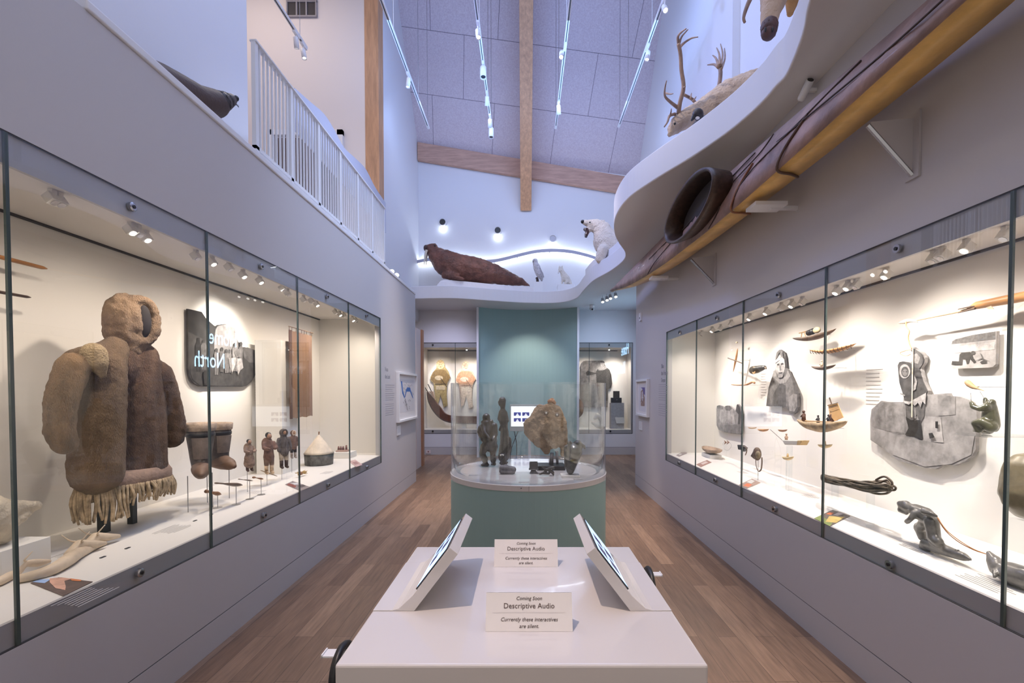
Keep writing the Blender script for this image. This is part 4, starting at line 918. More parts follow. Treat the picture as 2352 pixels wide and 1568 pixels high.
make('dark_border', B().box(-2.452, -2.44, a.y+.0, a.y+.045, zb0-.005, tz), mat('dark_hide', (.09, .045, .03), .7), t)
for i in range(0, n+1, 2): make('tie', B().tube([top_[i]-V((0, 0, .01)), top_[i]+V((0, 0, .037))], .003, 5), MATS['dark_hide'], t)
p = on_x(645, 780, -2.6)
make('mount_box', B().box(-2.78, -2.51, 4.76, 5.08, FL, on_x(645, 780, -2.5).z), mat('mount_white', (.78, .76, .72), .6), label='tall white box standing behind the brown hanging', cat='box')
# boots on wire stands
SK = mat('seal_skin_dark', (.07, .052, .045), .55, nz=(12, .5, (.15, .12, .10)), bump=(50, .5)); SK2 = mat('seal_skin_light', (.22, .17, .14), .6, nz=(10, .4), bump=(40, .4)); CUFF = mat('boot_cuff', (.42, .32, .24), .9, nz=(14, .4), bump=(50, .6)); SOLE = mat('boot_sole', (.14, .08, .05), .6, nz=(8, .3))
def boot(o, yaw, h, lab, s=1):
    M = T(o) @ RZ(yaw)
    t = thing('skin_boot', lab, 'boot', o, 'pair of tall skin boots')
    b = B(); ring_ = lambda cx_, rx, ry, z: [V((cx_+rx*math.cos(q), ry*math.sin(q), z)) for q in [2*math.pi*i/28 for i in range(28)]]
    b.rings([ring_(.02, .075, .055, .06), ring_(.0, .085, .065, .12), ring_(-.01, .09, .075, .2), ring_(-.01, .098, .085, h*.7), ring_(-.01, .105, .09, h*.86)]); b.xf(M)
    make('leg_shaft', b, SK, t, smooth=True)
    b = B(); b.rings([[V((x*(.102+.001*0)+-.01 if 0 else -.01+x*r1, y*r2, z)) for x, y in [(math.cos(q), math.sin(q)) for q in [2*math.pi*i/28 for i in range(28)]]] for r1, r2, z in ((.108, .094, h*.85), (.113, .098, h*.87), (.118, .102, h*.99), (.112, .097, h*1.0), (.104, .09, h*.97), (.10, .085, h*.86))], cap=False); b.xf(M)
    make('cuff', b, CUFF, t, smooth=True)
    b = B(); b.rings([[V((-.01+math.cos(q)*r1, math.sin(q)*r2, z)) for q in [2*math.pi*i/28 for i in range(28)]] for r1, r2, z in ((.101, .087, h*.74), (.105, .091, h*.75), (.107, .092, h*.80), (.104, .089, h*.81))]); b.xf(M)
    make('ankle_tie', b, BLACK, t, smooth=True)
    b = B()
    def pt(q, z, u): return V((-.0+(.085+.018*u)*1.06*math.cos(q), (.07+.018*u)*1.06*math.sin(q), z))
    for i in range(8):
        q0, q1 = -.6+.15*i, -.6+.15*(i+1)
        b.prism([pt(q0, .13, 0), pt(q1, .13, 0), pt(q1, h*.73, 1), pt(q0, h*.73, 1)], V((-.01, 0, 0)))
    b.xf(M); make('front_panel', b, SK2, t)
    b = B(); b.chain([(-.05, 0, .055), (.05, 0, .055), (.15, 0, .045), (.215, 0, .035)], [.056, .062, .048, .022]); b.xf(M)
    organic('foot', b, SOLE, t, .009, 3)
    return t
WIRE = mat('mount_wire', (.35, .35, .36), .3, 1)
for (px, py, yaw, lab) in ((462, 1092, -55, 'front dark skin boot of the pair beside the parka'), (503, 1075, -30, 'rear dark skin boot of the pair beside the parka')):
    p = on_x(px, py, -2.36 if px < 480 else -2.42); boot(p, yaw, (.385 if px < 480 else .36), lab)
    st_ = thing('wire_stand', 'thin wire stand under the '+lab.split(' dark')[0]+' boot', 'stand', (p.x, p.y, FL))
    for dx, dy in ((-.04, -.08), (.04, .06)): make('rod', B().tube([(p.x+dx, p.y+dy, FL), (p.x+dx, p.y+dy, p.z+.012)], .003, 6), WIRE, st_)
# bone spoons and small tools on pins
BONE = mat('bone_brown', (.27, .13, .065), .5, nz=(12, .4)); HORN = mat('horn_dark', (.13, .085, .06), .4, nz=(12, .3))
def pinned(lab, x, y0, y1, fy, m, r0, r1, rb, wn='spoon', X=-2.2, mid=.35):
    a = on_x(x, y0, X); c = on_x(y1[0], y1[1], X)
    t = thing(wn, lab, 'spoon', ((a.x+c.x)/2, (a.y+c.y)/2, min(a.z, c.z)), 'small carved utensils on pins')
    b = B(); b.tube(spline([a, a.lerp(c, .12), a.lerp(c, mid), a.lerp(c, .75), c], 5), [r0*(1-i/9) + mid*0+r1*.4*(i/9) if i < 9 else (r1*.4+(r1-r1*.4)*min(1, (i-9)/5) if i < 15 else r1*max(.15, 1-(i-15)/5.5)) for i in range(21)], 10, flat=rb)
    make('bowl', b, m, t, smooth=True)
    k_ = a.lerp(c, .75); q = V((k_.x, k_.y, FL))
    make('pin', B().tube([q, V((k_.x, k_.y, k_.z))], .0025, 6), WIRE, t)
    make('foot', B().lathe([(.03, 0), (.03, .002)], q, 18), WIRE, t)
pinned('small brown bone tool with a knob, nearest the camera in the row', 474, 1128, (508, 1135), 0, BONE, .017, .019, .8, 'bone_tool', X=-2.28)
pinned('large dark horn ladle with a brown handle end', 497, 1109, (556, 1114), 0, HORN, .016, .042, .35)
pinned('small thin spoon between the ladle and the round-ended tool', 549, 1100, (581, 1104), 0, HORN, .009, .014, .4)
pinned('little brown tool with two round ends', 583, 1096, (605, 1100), 0, BONE, .015, .013, .6, 'bone_tool')
# dolls
SKIN = mat('doll_skin', (.35, .2, .13), .6)
def fig(o, yaw, h, cols, lab, name='doll', cat='doll', group=None, arms='down', hood=True, skirt=False, legs=None, parent=None, hoodcol=None, pack=False, squat=False):
    """cols: coat, trousers, boots. h = height. one continuous coat with arms and hood"""
    M = T(o) @ RZ(yaw) @ Matrix.Scale(h, 4)
    t = parent or thing(name, lab, cat, o, group)
    vx = .011*h+.0004
    b = B(); b.chain([(0, 0, .78), (0, 0, .66), (0, 0, .50), (0, 0, .40)], [.075, .10, .105, .12 if not skirt else .14])
    if skirt: b.chain([(0, 0, .40), (0, 0, .24)], [.13, .155])
    for s in (-1, 1):
        if arms == 'down': q = [(0, s*.11, .72), (.02, s*.155, .58), (.05, s*.145, .45)]
        elif arms == 'fwd': q = [(0, s*.11, .72), (.07, s*.14, .62), (.15, s*.07, .60)]
        elif arms == 'up': q = [(0, s*.11, .72), (.07, s*.17, .80), (.10, s*.15, .95)]
        b.chain(q, [.05, .042, .035])
    if pack: b.ball((-.11, 0, .72), (.11, .10, .13), 8)
    if hood: b.ball((-.015, 0, .88), (.092, .088, .10), 10)
    b.xf(M); organic('coat', b, cols[0], t, vx, 2)
    if hood:
        b = B()
        for i in range(14):
            a = 2*math.pi*i/14; b.ball((.06, .062*math.cos(a), .885+.072*math.sin(a)), .024, 5)
        b.xf(M); organic('hood_ruff', b, hoodcol or cols[0], t, vx, 2)
    make('face', B().ball((.035, 0, .885), (.055, .052, .065), 8).ball((.088, 0, .875), (.012, .010, .014), 5).xf(M), SKIN, t, smooth=True)
    if not hood: make('hair', B().ball((-.015, 0, .91), (.07, .066, .07), 8).xf(M), BLACK, t, smooth=True)
    for s in (-1, 1):
        b = B(); b.chain([(0, s*.055, .40), (.01, s*.06, .22)], [.065, .05]); b.xf(M); make('trouser_leg', b, cols[1], t, smooth=True)
        b = B(); b.chain([(.01, s*.06, .22), (.005, s*.06, .05), (.06, s*.062, .03)], [.046, .04, .032]); b.xf(M); make('boot', b, cols[2], t, smooth=True)
    return t
dc = lambda n, c: mat(n, c, .9, nz=(30, .4), bump=(80, .5))
D1 = (dc('doll_mottled', (.26, .18, .14)), dc('doll_dark', (.06, .04, .035)), dc('doll_boot', (.10, .06, .05)))
D2 = (dc('doll_brown', (.16, .09, .07)), dc('doll_brown2', (.2, .13, .1)), dc('doll_cream', (.55, .40, .26)))
D3 = (dc('doll_grey', (.10, .085, .08)), dc('doll_pale', (.42, .36, .29)), dc('doll_dark', (.06, .04, .035)))
D4 = (dc('doll_reddish', (.13, .075, .055)), dc('doll_black', (.03, .025, .03)), dc('doll_greyboot', (.3, .25, .22)))
def place(px, ytop, ybot, X):
    p = on_x(px, ybot, X); q = on_x(px, ytop, X); return p, q.z-p.z
RUFF = dc('doll_ruff', (.6, .48, .38))
for (px, yt, yb, X, col, lab, kw) in ((573, 1006, 1082, -2.35, D1, 'small mottled fur doll carrying a child on its back, nearest the boots', dict(skirt=True, pack=True, arms='fwd', hood=False)),
        (618, 990, 1088, -2.35, D2, 'dark-haired fur doll standing on a small wooden ski', dict(arms='fwd', hood=False, pack=True)),
        (652, 982, 1075, -2.35, D3, 'slim hooded doll with pale trousers', dict(arms='down')),
        (674, 986, 1052, -2.45, D4, 'small doll with a pale fur hood, last in the row', dict(arms='down', hoodcol=RUFF))):
    p, h = place(px, yt, yb, X); t = fig(p, -35, h, col, lab, group='fur-clothed dolls', **kw)
    make('support_pin', B().tube([(p.x-.02, p.y, FL), (p.x-.02, p.y, p.z+h*.4)], .0022, 6), WIRE, t)
    if px == 618:
        a, c = on_x(599, 1080, X), on_x(636, 1093, X); make('ski', B().tube([a, a.lerp(c, .5), c], [.006, .017, .006], 8, flat=.3).xf(T((0, 0, -.0))), mat('ski_wood', (.25, .17, .09), .6), t)
# drum-shaped basket tent
p = on_z(733, 1066, O0); k = p.y/F
t = thing('model_tent', 'model round tent with pale conical cover over a dark wall', 'model', p)
R_ = 31*k; p.z = FL; make('wall', B().lathe([(R_*.97, 0), (R_, .08), (R_*1.02, .135)], p, 28), mat('birch_dark', (.055, .055, .055), .7, nz=(14, .6, (.2, .2, .19)), bump=(20, .5)), t, smooth=True)
make('cover', B().lathe([(R_*1.06, .13), (R_*.95, .155), (R_*.5, .25), (R_*.12, .335), (.003, .35)], p, 28), mat('cream_cover', (.70, .60, .48), .8, nz=(8, .2), bump=(14, .5, .02)), t, smooth=True)
make('finial', B().tube([p+V((0, 0, .34)), p+V((0, 0, .385))], .006, 6).tube([p+V((0, 0, .345)), p+V((0, .02, .38))], .004, 6), BONE, t)
f2 = on_z(752, 1066, O0); fig(V((p.x+.02, p.y+R_+.05, FL)), 0, .13, (D1[1], D1[1], D1[2]), 'tiny dark figure standing beside the model tent', 'figurine', 'figurine')
# plinth with a tiny sled party
a = on_z(763, 1052, O0); c = on_z(803, 1048, O0)
pb = on_z(785, 1050, O0)
make('plinth', B().box(pb.x-.09, pb.x+.15, pb.y-.12, pb.y+.12, FL, FL+.075), mat('mount_white', (.8, .8, .8)), label='low white block carrying the tiny sled figures', cat='plinth')
t = thing('model_sled', 'tiny model sled with small red-brown figures on a low white block', 'model', (pb.x, pb.y, FL+.076))
make('sled', B().box(pb.x-.06, pb.x+.09, pb.y-.05, pb.y-.01, FL+.076, FL+.09).box(pb.x-.06, pb.x+.09, pb.y+.01, pb.y+.05, FL+.076, FL+.09).box(pb.x-.05, pb.x+.08, pb.y-.05, pb.y+.05, FL+.09, FL+.097), mat('sled_wood', (.45, .3, .25), .6), t)
for dx in (-.04, -.01, .02, .06):
    make('rider', B().chain([(pb.x+dx, pb.y, FL+.105), (pb.x+dx, pb.y, FL+.135 if dx < .05 else FL+.15)], [.014, .010]), mat('rider_brown', (.18, .07, .06), .6), t, smooth=True)
# brush of yellow grass
p = on_z(690, 1095, O0)
random.seed(4); b = B()
for i in range(70):
    a = random.uniform(-1, 1); q = V((p.x, p.y, FL+.035)); e = q+V((random.uniform(-.02, .02)+a*.02, .02+a*.055+random.uniform(-.01, .03), random.uniform(-.02, .02)))
    b.tube([q+V((0, -.05, random.uniform(-.012, .012))), q, e], .0022, 4)
t = thing('grass_bundle', 'small yellow bundle of grass below the model tent', 'bundle', (p.x, p.y, FL))
make('stalks', b, mat('dry_grass', (.45, .30, .11), .8, nz=(30, .4)), t); make('binding', B().tube([(p.x, p.y-.015, FL+.035), (p.x, p.y+.01, FL+.035)], .018, 12), BONE, t); make('rest', B().box(p.x-.01, p.x+.01, p.y-.03, p.y+.03, FL, FL+.018), ACRYL, t)
# photo cards and captions on the case floors
def fcard(cn, zf, base, layers, lab, group='photo cards on the case floors'):
    pts = [on_z(x, y, zf+.0035) for x, y in cn]
    b = B(); b.prism(pts, (0, 0, -.002)); mats = [base]
    def uv(u, v): return pts[0].lerp(pts[1], u).lerp(pts[3].lerp(pts[2], u), v)
    for i, (m, pl) in enumerate(layers):
        if m not in mats: mats.append(m)
        b.mi = mats.index(m); b.poly([uv(u, v)+V((0, 0, .0004*(i+1))) for u, v in pl])
    make('photo_card', b, mats, label=lab, cat='photo card', group=group, solid=False)
fcard([(70, 1338), (110, 1322), (213, 1335), (145, 1368)], O0, pmat((.13, .09, .08)), [(pmat((.70, .70, .72)), [(.3, 0), (1, 0), (1, .25), (.5, .2)]), (pmat((.35, .5, .8)), [(.1, 0), (.45, 0), (.7, .2), (.3, .25)]), (pmat((.62, .36, .27)), [(.2, .62), (.45, .3), (.75, .15), (1, .3), (1, .55), (.75, .5), (.45, .72), (.25, .85)]), (pmat((.6, .2, .08)), [(.85, .62), (1, .5), (1, .75), (.9, .8)])], 'photo card of hands carving, on the floor of the left case nearest the camera')
fcard([(655, 1112), (672, 1104), (713, 1118), (690, 1127)], O0, pmat((.25, .22, .23)), [(pmat((.2, .05, .04)), [(0, .1), (.4, .05), (.45, .5), (.1, .6)]), (pmat((.6, .6, .63)), [(.5, .1), (.9, .3), (.85, .5), (.5, .35)]), (pmat((.06, .05, .06)), [(.4, .55), (1, .6), (.95, .8), (.45, .8)])], 'dark reddish photo card on the floor in the middle of the left case')
fcard([(801, 1059), (816, 1055), (833, 1067), (818, 1072)], O0, pmat((.55, .38, .36)), [(pmat((.35, .2, .2)), [(.2, .3), (.8, .3), (.8, .7), (.2, .7)])], 'pinkish photo card at the far end of the left case floor')
CAP = mat('caption_ink', (.55, .52, .50), .8)
def caption(zf, px, py, nl, w_, lab, yaw=0, wallX=None, size=.012):
    b = B()
    if wallX is None:
        p = on_z(px, py, zf)
        sg = 1 if p.x > 0 else -1
        for i in range(nl): L = w_*random.uniform(.7, 1); b.box(p.x+sg*(i*size*1.6), p.x+sg*(i*size*1.6)+sg*size*.35, p.y-L/2, p.y+L/2, zf+.0012, zf+.002)
    else:
        p = on_x(px, py, wallX); sg = 1 if wallX > 0 else -1
        for i in range(nl): L = w_*random.uniform(.75, 1); b.box(wallX-sg*.0015, wallX-sg*.0005, p.y-(L if sg > 0 else 0)+(0), p.y+(0 if sg > 0 else L), p.z-i*size*2, p.z-i*size*2-size*.45)
    make('caption_text', b, CAP, label=lab, cat='caption', group='faint caption texts')
random.seed(21)
for px, py, nl, w_, lab in ((190, 1270, 6, .18, 'faint caption lines beside the carved antlers'), (230, 1370, 7, .2, 'faint caption lines right of the hands photo card'), (420, 1215, 7, .2, 'faint caption lines in front of the parka stand'), (600, 1130, 5, .16, 'faint caption lines near the bone tools'), (760, 1085, 5, .18, 'faint caption lines in front of the model tent')):
    caption(O0, px, py, nl, w_, lab)
caption(O0, 585, 876, 8, .17, 'faint paragraph on the case wall right of the group photo', wallX=CB+.002, size=.014)
# small dark specks: number markers
for i, (px, py) in enumerate(((236, 1280), (293, 1259), (448, 1196), (485, 1182))):
    p = on_z(px, py, O0); make('marker', B().box(p.x-.006, p.x+.006, p.y-.014, p.y+.014, O0+.001, O0+.004), SEAM, label='tiny black marker on the left case floor, %s of four from the antlers' % ['first', 'second', 'third', 'last'][i], cat='marker', group='tiny floor markers')
# carved antler with caribou heads, and the bone on its block
IVC = mat('carved_ivory', (.62, .50, .37), .45, nz=(8, .2), bump=(30, .2))
def carved(main, heads, lab, z):
    P3 = lambda x, y, dz=0: on_z(x, y, z)+V((0, 0, dz))
    t = thing('carved_antler', lab, 'carving', P3(main[0][0], main[0][1]), 'carved caribou antlers')
    pp = [P3(x, y, r*1.03) for x, y, r in main]
    b = B(); q = spline(pp, 5); n = len(main); rr = []
    for i in range(len(q)): u = min(n-1.001, i/5); j = int(u); rr.append(main[j][2]+(main[j+1][2]-main[j][2])*(u-j))
    b.tube(q, rr, 10); make('beam', b, IVC, t, smooth=True)
    for (hx, hy, s) in heads:
        o = P3(hx, hy, .05*s); b = B(); b.chain([o+V((0, -.06*s, -.03*s)), o+V((0, -.01*s, .01*s)), o+V((.02*s, .05*s, -.01*s)), o+V((.03*s, .10*s, -.02*s))], [.03*s, .026*s, .022*s, .012*s]); h_ = organic('head', b, IVC, t, .005*s+.001, 2)
        for sd in (-1, 1):
            make('small_antler', B().tube(spline([o+V((sd*.012*s, 0, .02*s)), o+V((sd*.03*s, -.03*s, .035*s)), o+V((sd*.045*s, -.06*s*(sd < 0)+.0*s, .075*s))], 4), [.006*s-.0005*s*i for i in range(9)], 6), IVC, h_, smooth=True)
    return t
carved([(38, 1340, .018), (110, 1325, .026), (155, 1302, .032), (178, 1285, .03), (200, 1272, .022), (222, 1260, .02), (242, 1252, .012)], [(188, 1274, 1.0), (224, 1256, 1.0)], 'pale carved antler with two small caribou heads, lying by the hands photo', O0)
carved([(-60, 1365, .018), (0, 1345, .02), (30, 1328, .02), (50, 1318, .018)], [(58, 1316, .85)], 'pale carved antler with one small caribou head, cut by the picture edge', O0)
a = on_z(118, 1297, O0); zt_ = on_x(118, 1231, a.x).z
make('plinth', B().box(a.x-.32, a.x, .6, a.y, FL, zt_), mat('mount_white', (.8, .8, .8)), label='long white block with a big pale bone on it, at the left edge', cat='plinth', bevel=.002)
px_ = a.x-.10
b = B(); Q = lambda x, y: on_x(x, y, px_)
b.chain([Q(-90, 1180), Q(-20, 1175), Q(40, 1170), Q(85, 1166)], [.07, .06, .035, .022]); b.chain([Q(-40, 1190), Q(-10, 1215), Q(5, 1235)], [.10, .075, .045]); b.chain([Q(85, 1168), Q(45, 1192), Q(10, 1222)], [.012, .03, .03])
dz = zt_+.002-Q(5, 1235).z+.04
t = organic('whale_bone', b, mat('pale_bone', (.60, .52, .40), .8, nz=(7, .25), bump=(28, .8, .02)), None, .009, 3, .005, 22, label='big pale porous bone on a white block at the left edge', cat='bone')
zmin = min(v.co.z for v in t.data.vertices)+t.location.z; t.location.z += zt_+.001-zmin
# ================================================================ RIGHT CASE EXHIBITS
FR = P0+.001
WB = mat('pale_boat_wood', (.52, .33, .17), .5, nz=(10, .3)); DB = mat('dark_boat_skin', (.10, .065, .045), .5, nz=(10, .5)); YB = mat('hide_yellow', (.55, .38, .18), .6, nz=(8, .35), bump=(20, .3)); CB2 = mat('cream_skin', (.62, .50, .36), .6, nz=(9, .3), bump=(20, .3))
def hullb(p0, p1, beam, dep, rise=.03, deck=False, pw=.75, sec=17, wall=.004):
    """pointed boat hull between two tips; open inside unless decked"""
    p0, p1 = V(p0), V(p1); ax = (p1-p0); L = ax.length; ax.normalize(); up = V((0, 0, 1)); sd = ax.cross(up).normalized(); upp = sd.cross(ax)
    rs = []
    for i in range(sec+1):
        t_ = .004+.992*i/sec; w_ = max(.0015, beam/2*math.sin(math.pi*t_)**pw); dd = max(.002, dep*(math.sin(math.pi*t_)**.6)); c = p0+ax*(L*t_)-upp*(rise*math.sin(math.pi*t_))
        pr = [(-1, 0), (-.92, -.45), (-.6, -.85), (0, -1), (.6, -.85), (.92, -.45), (1, 0)]
        if deck: inn = [(.5, .12), (0, .2), (-.5, .12)]
        else:
            kx = max(0, 1-wall/w_); inn = [(x*kx, y*.86+.0) for x, y in pr[::-1]]
        rs.append([c+sd*(x*w_)+upp*(y*dd) for x, y in pr+inn])
    b = B(); b.rings(rs); return b
def rower(o, h, col, t, yaw=0, name='paddler'):
    M = T(o) @ RZ(yaw) @ Matrix.Scale(h, 4)
    b = B(); b.chain([(0, 0, .0), (0, 0, .55)], [.22, .17]); b.ball((.02, 0, .85), .15, 8); b.chain([(0, -.16, .5), (.2, -.2, .3), (.34, -.05, .4)], [.07, .06, .05]); b.chain([(0, .16, .5), (.2, .2, .3), (.34, .05, .4)], [.07, .06, .05]); b.xf(M)
    return make(name, b, col, t, smooth=True)
X = 2.36
def pins(t, p, z1, r=.0018):
    make('pin', B().tube([(RB-.002, p.y, p.z), (p.x, p.y, p.z)], r, 5), WIRE, t)
# 1 loaded kayak model
a, c = on_x(1820, 776, X), on_x(1921, 754, X)
t = thing('model_kayak', 'dark model kayak carrying gear on deck, topmost of the model boats', 'model boat', (X, (a.y+c.y)/2, a.z-.05), 'model boats')
make('hull', hullb(a, c, .085, .034, .022, True), DB, t, smooth=True)
m = a.lerp(c, .4)
make('gear_bundle', B().tube([m+V((0, .0, .012)), m+V((0, -.07, .02))], .024, 10), BLACK, t, smooth=True); make('line_float', B().ball(m+V((0, -.11, .022)), (.022, .04, .026), 10), mat('pale_float', (.45, .38, .24), .6), t, smooth=True)
make('rack', B().tube([m+V((0, .13, .028)), m+V((0, .03, .03))], .005, 6).tube([m+V((0, .1, -.01)), m+V((0, .09, .03))], .004, 6).tube([m+V((0, .04, -.01)), m+V((0, .06, .03))], .004, 6), WB, t); pins(t, m, 0)
# 2 kayak frame
a, c = on_x(1858, 803, X), on_x(1967, 788, X)
t = thing('model_umiak', 'bare orange wooden frame of a model kayak, second from the top', 'model boat', (X, (a.y+c.y)/2, a.z-.05), 'model boats')
make('frame', hullb(a, c, .07, .028, .022), mat('orange_boat_wood', (.50, .25, .10), .5, nz=(14, .35)), t, smooth=True)
for i in range(1, 14):
    q = a.lerp(c, i/14); s_ = .032*math.sin(math.pi*i/14)**.75; q = q-V((0, 0, .022*math.sin(math.pi*i/14)))
    make('rib', B().tube([q+V((-s_-.002, 0, 0)), q+V((-s_*.9-.003, 0, -.018)), q+V((-s_*.4, 0, -.03))], .0025, 5), DB, t)
pins(t, a.lerp(c, .5)-V((0, 0, .03)), 0)
# 3 small kayak with paddler
a, c = on_x(1863, 841, X), on_x(1920, 837, X)
t = thing('model_kayak', 'small dark model kayak with one pale seated paddler, third from the top', 'model boat', (X, (a.y+c.y)/2, a.z-.04), 'model boats')
make('hull', hullb(a, c, .05, .026, .012, True), DB, t, smooth=True); rower(a.lerp(c, .45)-V((0, 0, .008)), .05, CB2, t, 90); pins(t, a.lerp(c, .5)-V((0, 0, .02)), 0)
# 4 umiak with sail and crew
X4 = 2.30
a, c = on_x(1832, 962, X4), on_x(1945, 966, X4)
t = thing('model_skin_boat', 'large model skin boat with orange square sail and dark seated crew', 'model boat', (X4, (a.y+c.y)/2, a.z-.06), 'model boats')
make('hull', hullb(a, c, .13, .075, .022, False, .5), mat('umiak_skin', (.40, .29, .17), .6, nz=(14, .5), bump=(20, .4)), t, smooth=True)
for i, (x, y) in enumerate(((1846, 960), (1879, 966), (1903, 965), (1911, 962))):
    rower(on_x(x, y+3, X4), .075 if i in (0, 3) else .055, [mat('crew_brown', (.12, .06, .045), .7), BLACK, BLACK, MATS['crew_brown']][i], t, 90, 'crew_figure')
make('thwart', B().tube([on_x(1850, 966, X4-.03), on_x(1910, 969, X4-.03)], .005, 6), WB, t)
make('mast', B().tube([on_x(1923, 965, X4), on_x(1905, 913, X4)], .005, 6), DB, t)
make('sail', B().prism([on_x(x, y, X4-.01) for x, y in ((1902, 929), (1923, 925), (1937, 958), (1917, 967), (1905, 952))], (.004, 0, 0)), mat('orange_sail', (.70, .42, .18), .7, nz=(12, .15)), t)
make('yard', B().tube([on_x(1901, 931, X4-.015), on_x(1924, 925, X4-.015)], .003, 5).tube([on_x(1905, 943, X4-.014), on_x(1926, 936, X4-.014)], .001, 4), DB, t)
pins(t, a.lerp(c, .35)-V((0, 0, .07)), 0)
# 5 hooded portrait cut-out
Zp = lambda l: sc(l, 1460, 640, 4.52)
out = Zp([(1500, 735), (1530, 755), (1545, 800), (1555, 880), (1556, 930), (1582, 945), (1610, 1010), (1650, 1100), (1690, 1190), (1690, 1330), (1670, 1385), (1640, 1405), (1600, 1400), (1575, 1345), (1355, 1320), (1362, 1250), (1380, 1130), (1405, 1050), (1430, 970), (1450, 940), (1450, 870), (1452, 810), (1470, 765)])
G = gray
lay = [(G(.34, 22), Zp([(1430, 970), (1460, 1030), (1500, 1070), (1560, 1040), (1585, 950), (1640, 1110), (1660, 1330), (1400, 1310), (1400, 1120)])), (G(.17, 22), Zp([(1500, 1075), (1560, 1110), (1560, 1330), (1420, 1315), (1430, 1200)])), (G(.5, 22), Zp([(1580, 1240), (1640, 1190), (1680, 1200), (1680, 1330), (1650, 1380), (1600, 1370)])),
       (G(.50, 22), Zp([(1430, 960), (1455, 940), (1470, 1020), (1510, 1050), (1560, 1010), (1580, 945), (1610, 1010), (1560, 1080), (1500, 1090), (1440, 1030)])),
       (G(.75, 22), Zp(ell(1503, 900, 50, 110, 18))), (G(.60, 22), Zp(ell(1505, 935, 40, 80, 16))), (G(.10, 30), Zp([(1472, 885), (1495, 880), (1495, 898), (1474, 900)])), (G(.10, 30), Zp([(1512, 878), (1538, 872), (1540, 888), (1514, 896)])), (G(.28, 30), Zp([(1500, 900), (1510, 900), (1520, 950), (1500, 952)])), (G(.16, 30), Zp([(1488, 972), (1530, 968), (1528, 982), (1494, 984)])), (G(.35, 22), Zp([(1475, 990), (1545, 985), (1530, 1025), (1490, 1030)])),
       (G(.25, 30), Zp([(1470, 765), (1500, 735), (1530, 755), (1545, 830), (1520, 810), (1500, 760), (1480, 810), (1455, 850)])), (G(.85, 22), Zp([(1455, 850), (1500, 812), (1552, 835), (1556, 870), (1500, 842), (1452, 880)]))]
board('portrait_cutout', 'grey cut-out portrait of a person in a pointed fur hood on the right case wall', 'photograph', out, RB, G(.24, 22), lay)
# 6 harpoon-like cross
X6 = 2.40
t = thing('crossed_darts', 'thin orange dart crossed by a grey arm, upper left of the portrait', 'dart', on_x(1688, 855, X6))
make('shaft', B().tube(spline([on_x(x, y, X6) for x, y in ((1684, 854), (1688, 835), (1692, 815), (1694, 800))], 4), [.002+.010*math.sin(math.pi*i/12) for i in range(13)], 8), mat('orange_boat_wood', (.5, .3, .1)), t, smooth=True)
make('cross_arm', B().tube(spline([on_x(x, y, X6-.02) for x, y in ((1672, 822), (1680, 825), (1692, 829), (1705, 834))], 4), .006, 6), HORN, t, smooth=True); make('tip', B().ball(on_x(1692, 786, X6), .012, 8), CB2, t); pins(t, on_x(1690, 827, X6), 0)
# 7 dark mitt
X7 = 2.40
t = thing('goggle_case', 'short black leather tube with an orange ring beside the portrait', 'tool', on_x(1740, 857, X7))
make('tube', B().tube([on_x(x, y, X7) for x, y in ((1729, 850), (1740, 848), (1750, 845), (1757, 843))], [.042, .038, .028, .016], 14), BLACK, t, smooth=True); make('ring', B().lathe([(.036, 0), (.036, .01), (.024, .012), (.024, 0)], on_x(1733, 850, X7-.02), 16, M=RY(-90) @ RX(0)), WB, t); make('toggle', B().tube([on_x(1757, 843, X7), on_x(1760, 846, X7)], .008, 6), DB, t); pins(t, on_x(1740, 848, X7), 0)
# 8 wooden knife
X8 = 2.36
t = thing('snow_knife', 'orange-brown wooden knife with a curved handle below the crossed dart', 'knife', on_x(1705, 890, X8))
make('blade', B().tube(spline([on_x(x, y, X8) for x, y in ((1682, 883), (1693, 884), (1706, 884), (1716, 883))], 4), [.006+.016*math.sin(math.pi*(i+2)/16)**.5 for i in range(13)], 10, flat=.35), mat('knife_wood', (.48, .23, .12), .45, nz=(8, .3)), t, smooth=True)
make('handle', B().tube(spline([on_x(x, y, X8) for x, y in ((1715, 883), (1722, 880), (1729, 877), (1733, 879))], 4), .011, 8), MATS['knife_wood'], t, smooth=True); pins(t, on_x(1705, 884, X8), 0)
# 9 snow block photo
Zq = lambda l: sc(l, 1500, 900, 3.92)
out = Zq([(570, 150), (575, 125), (595, 118), (615, 125), (640, 135), (665, 122), (690, 122), (720, 145), (745, 170), (755, 115), (765, 108), (780, 130), (795, 180), (797, 370), (780, 382), (640, 360), (590, 340), (572, 300)])
board('snow_photo', 'pale grey cut-out photo of snow blocks near the far end of the right case', 'photograph', out, RB, G(.56, 14), [(G(.75, 10), Zq([(585, 160), (720, 150), (740, 290), (600, 270)])), (G(.3, 26), Zq([(650, 125), (690, 122), (710, 150), (690, 170), (655, 165)])), (G(.36, 26), Zq([(575, 125), (600, 118), (610, 145), (580, 150)])), (G(.18, 26), Zq([(745, 170), (755, 115), (765, 108), (780, 130), (792, 190), (785, 300), (765, 290), (770, 200)])), (G(.40, 14), Zq([(640, 300), (797, 290), (797, 370), (780, 380), (640, 358)]))])
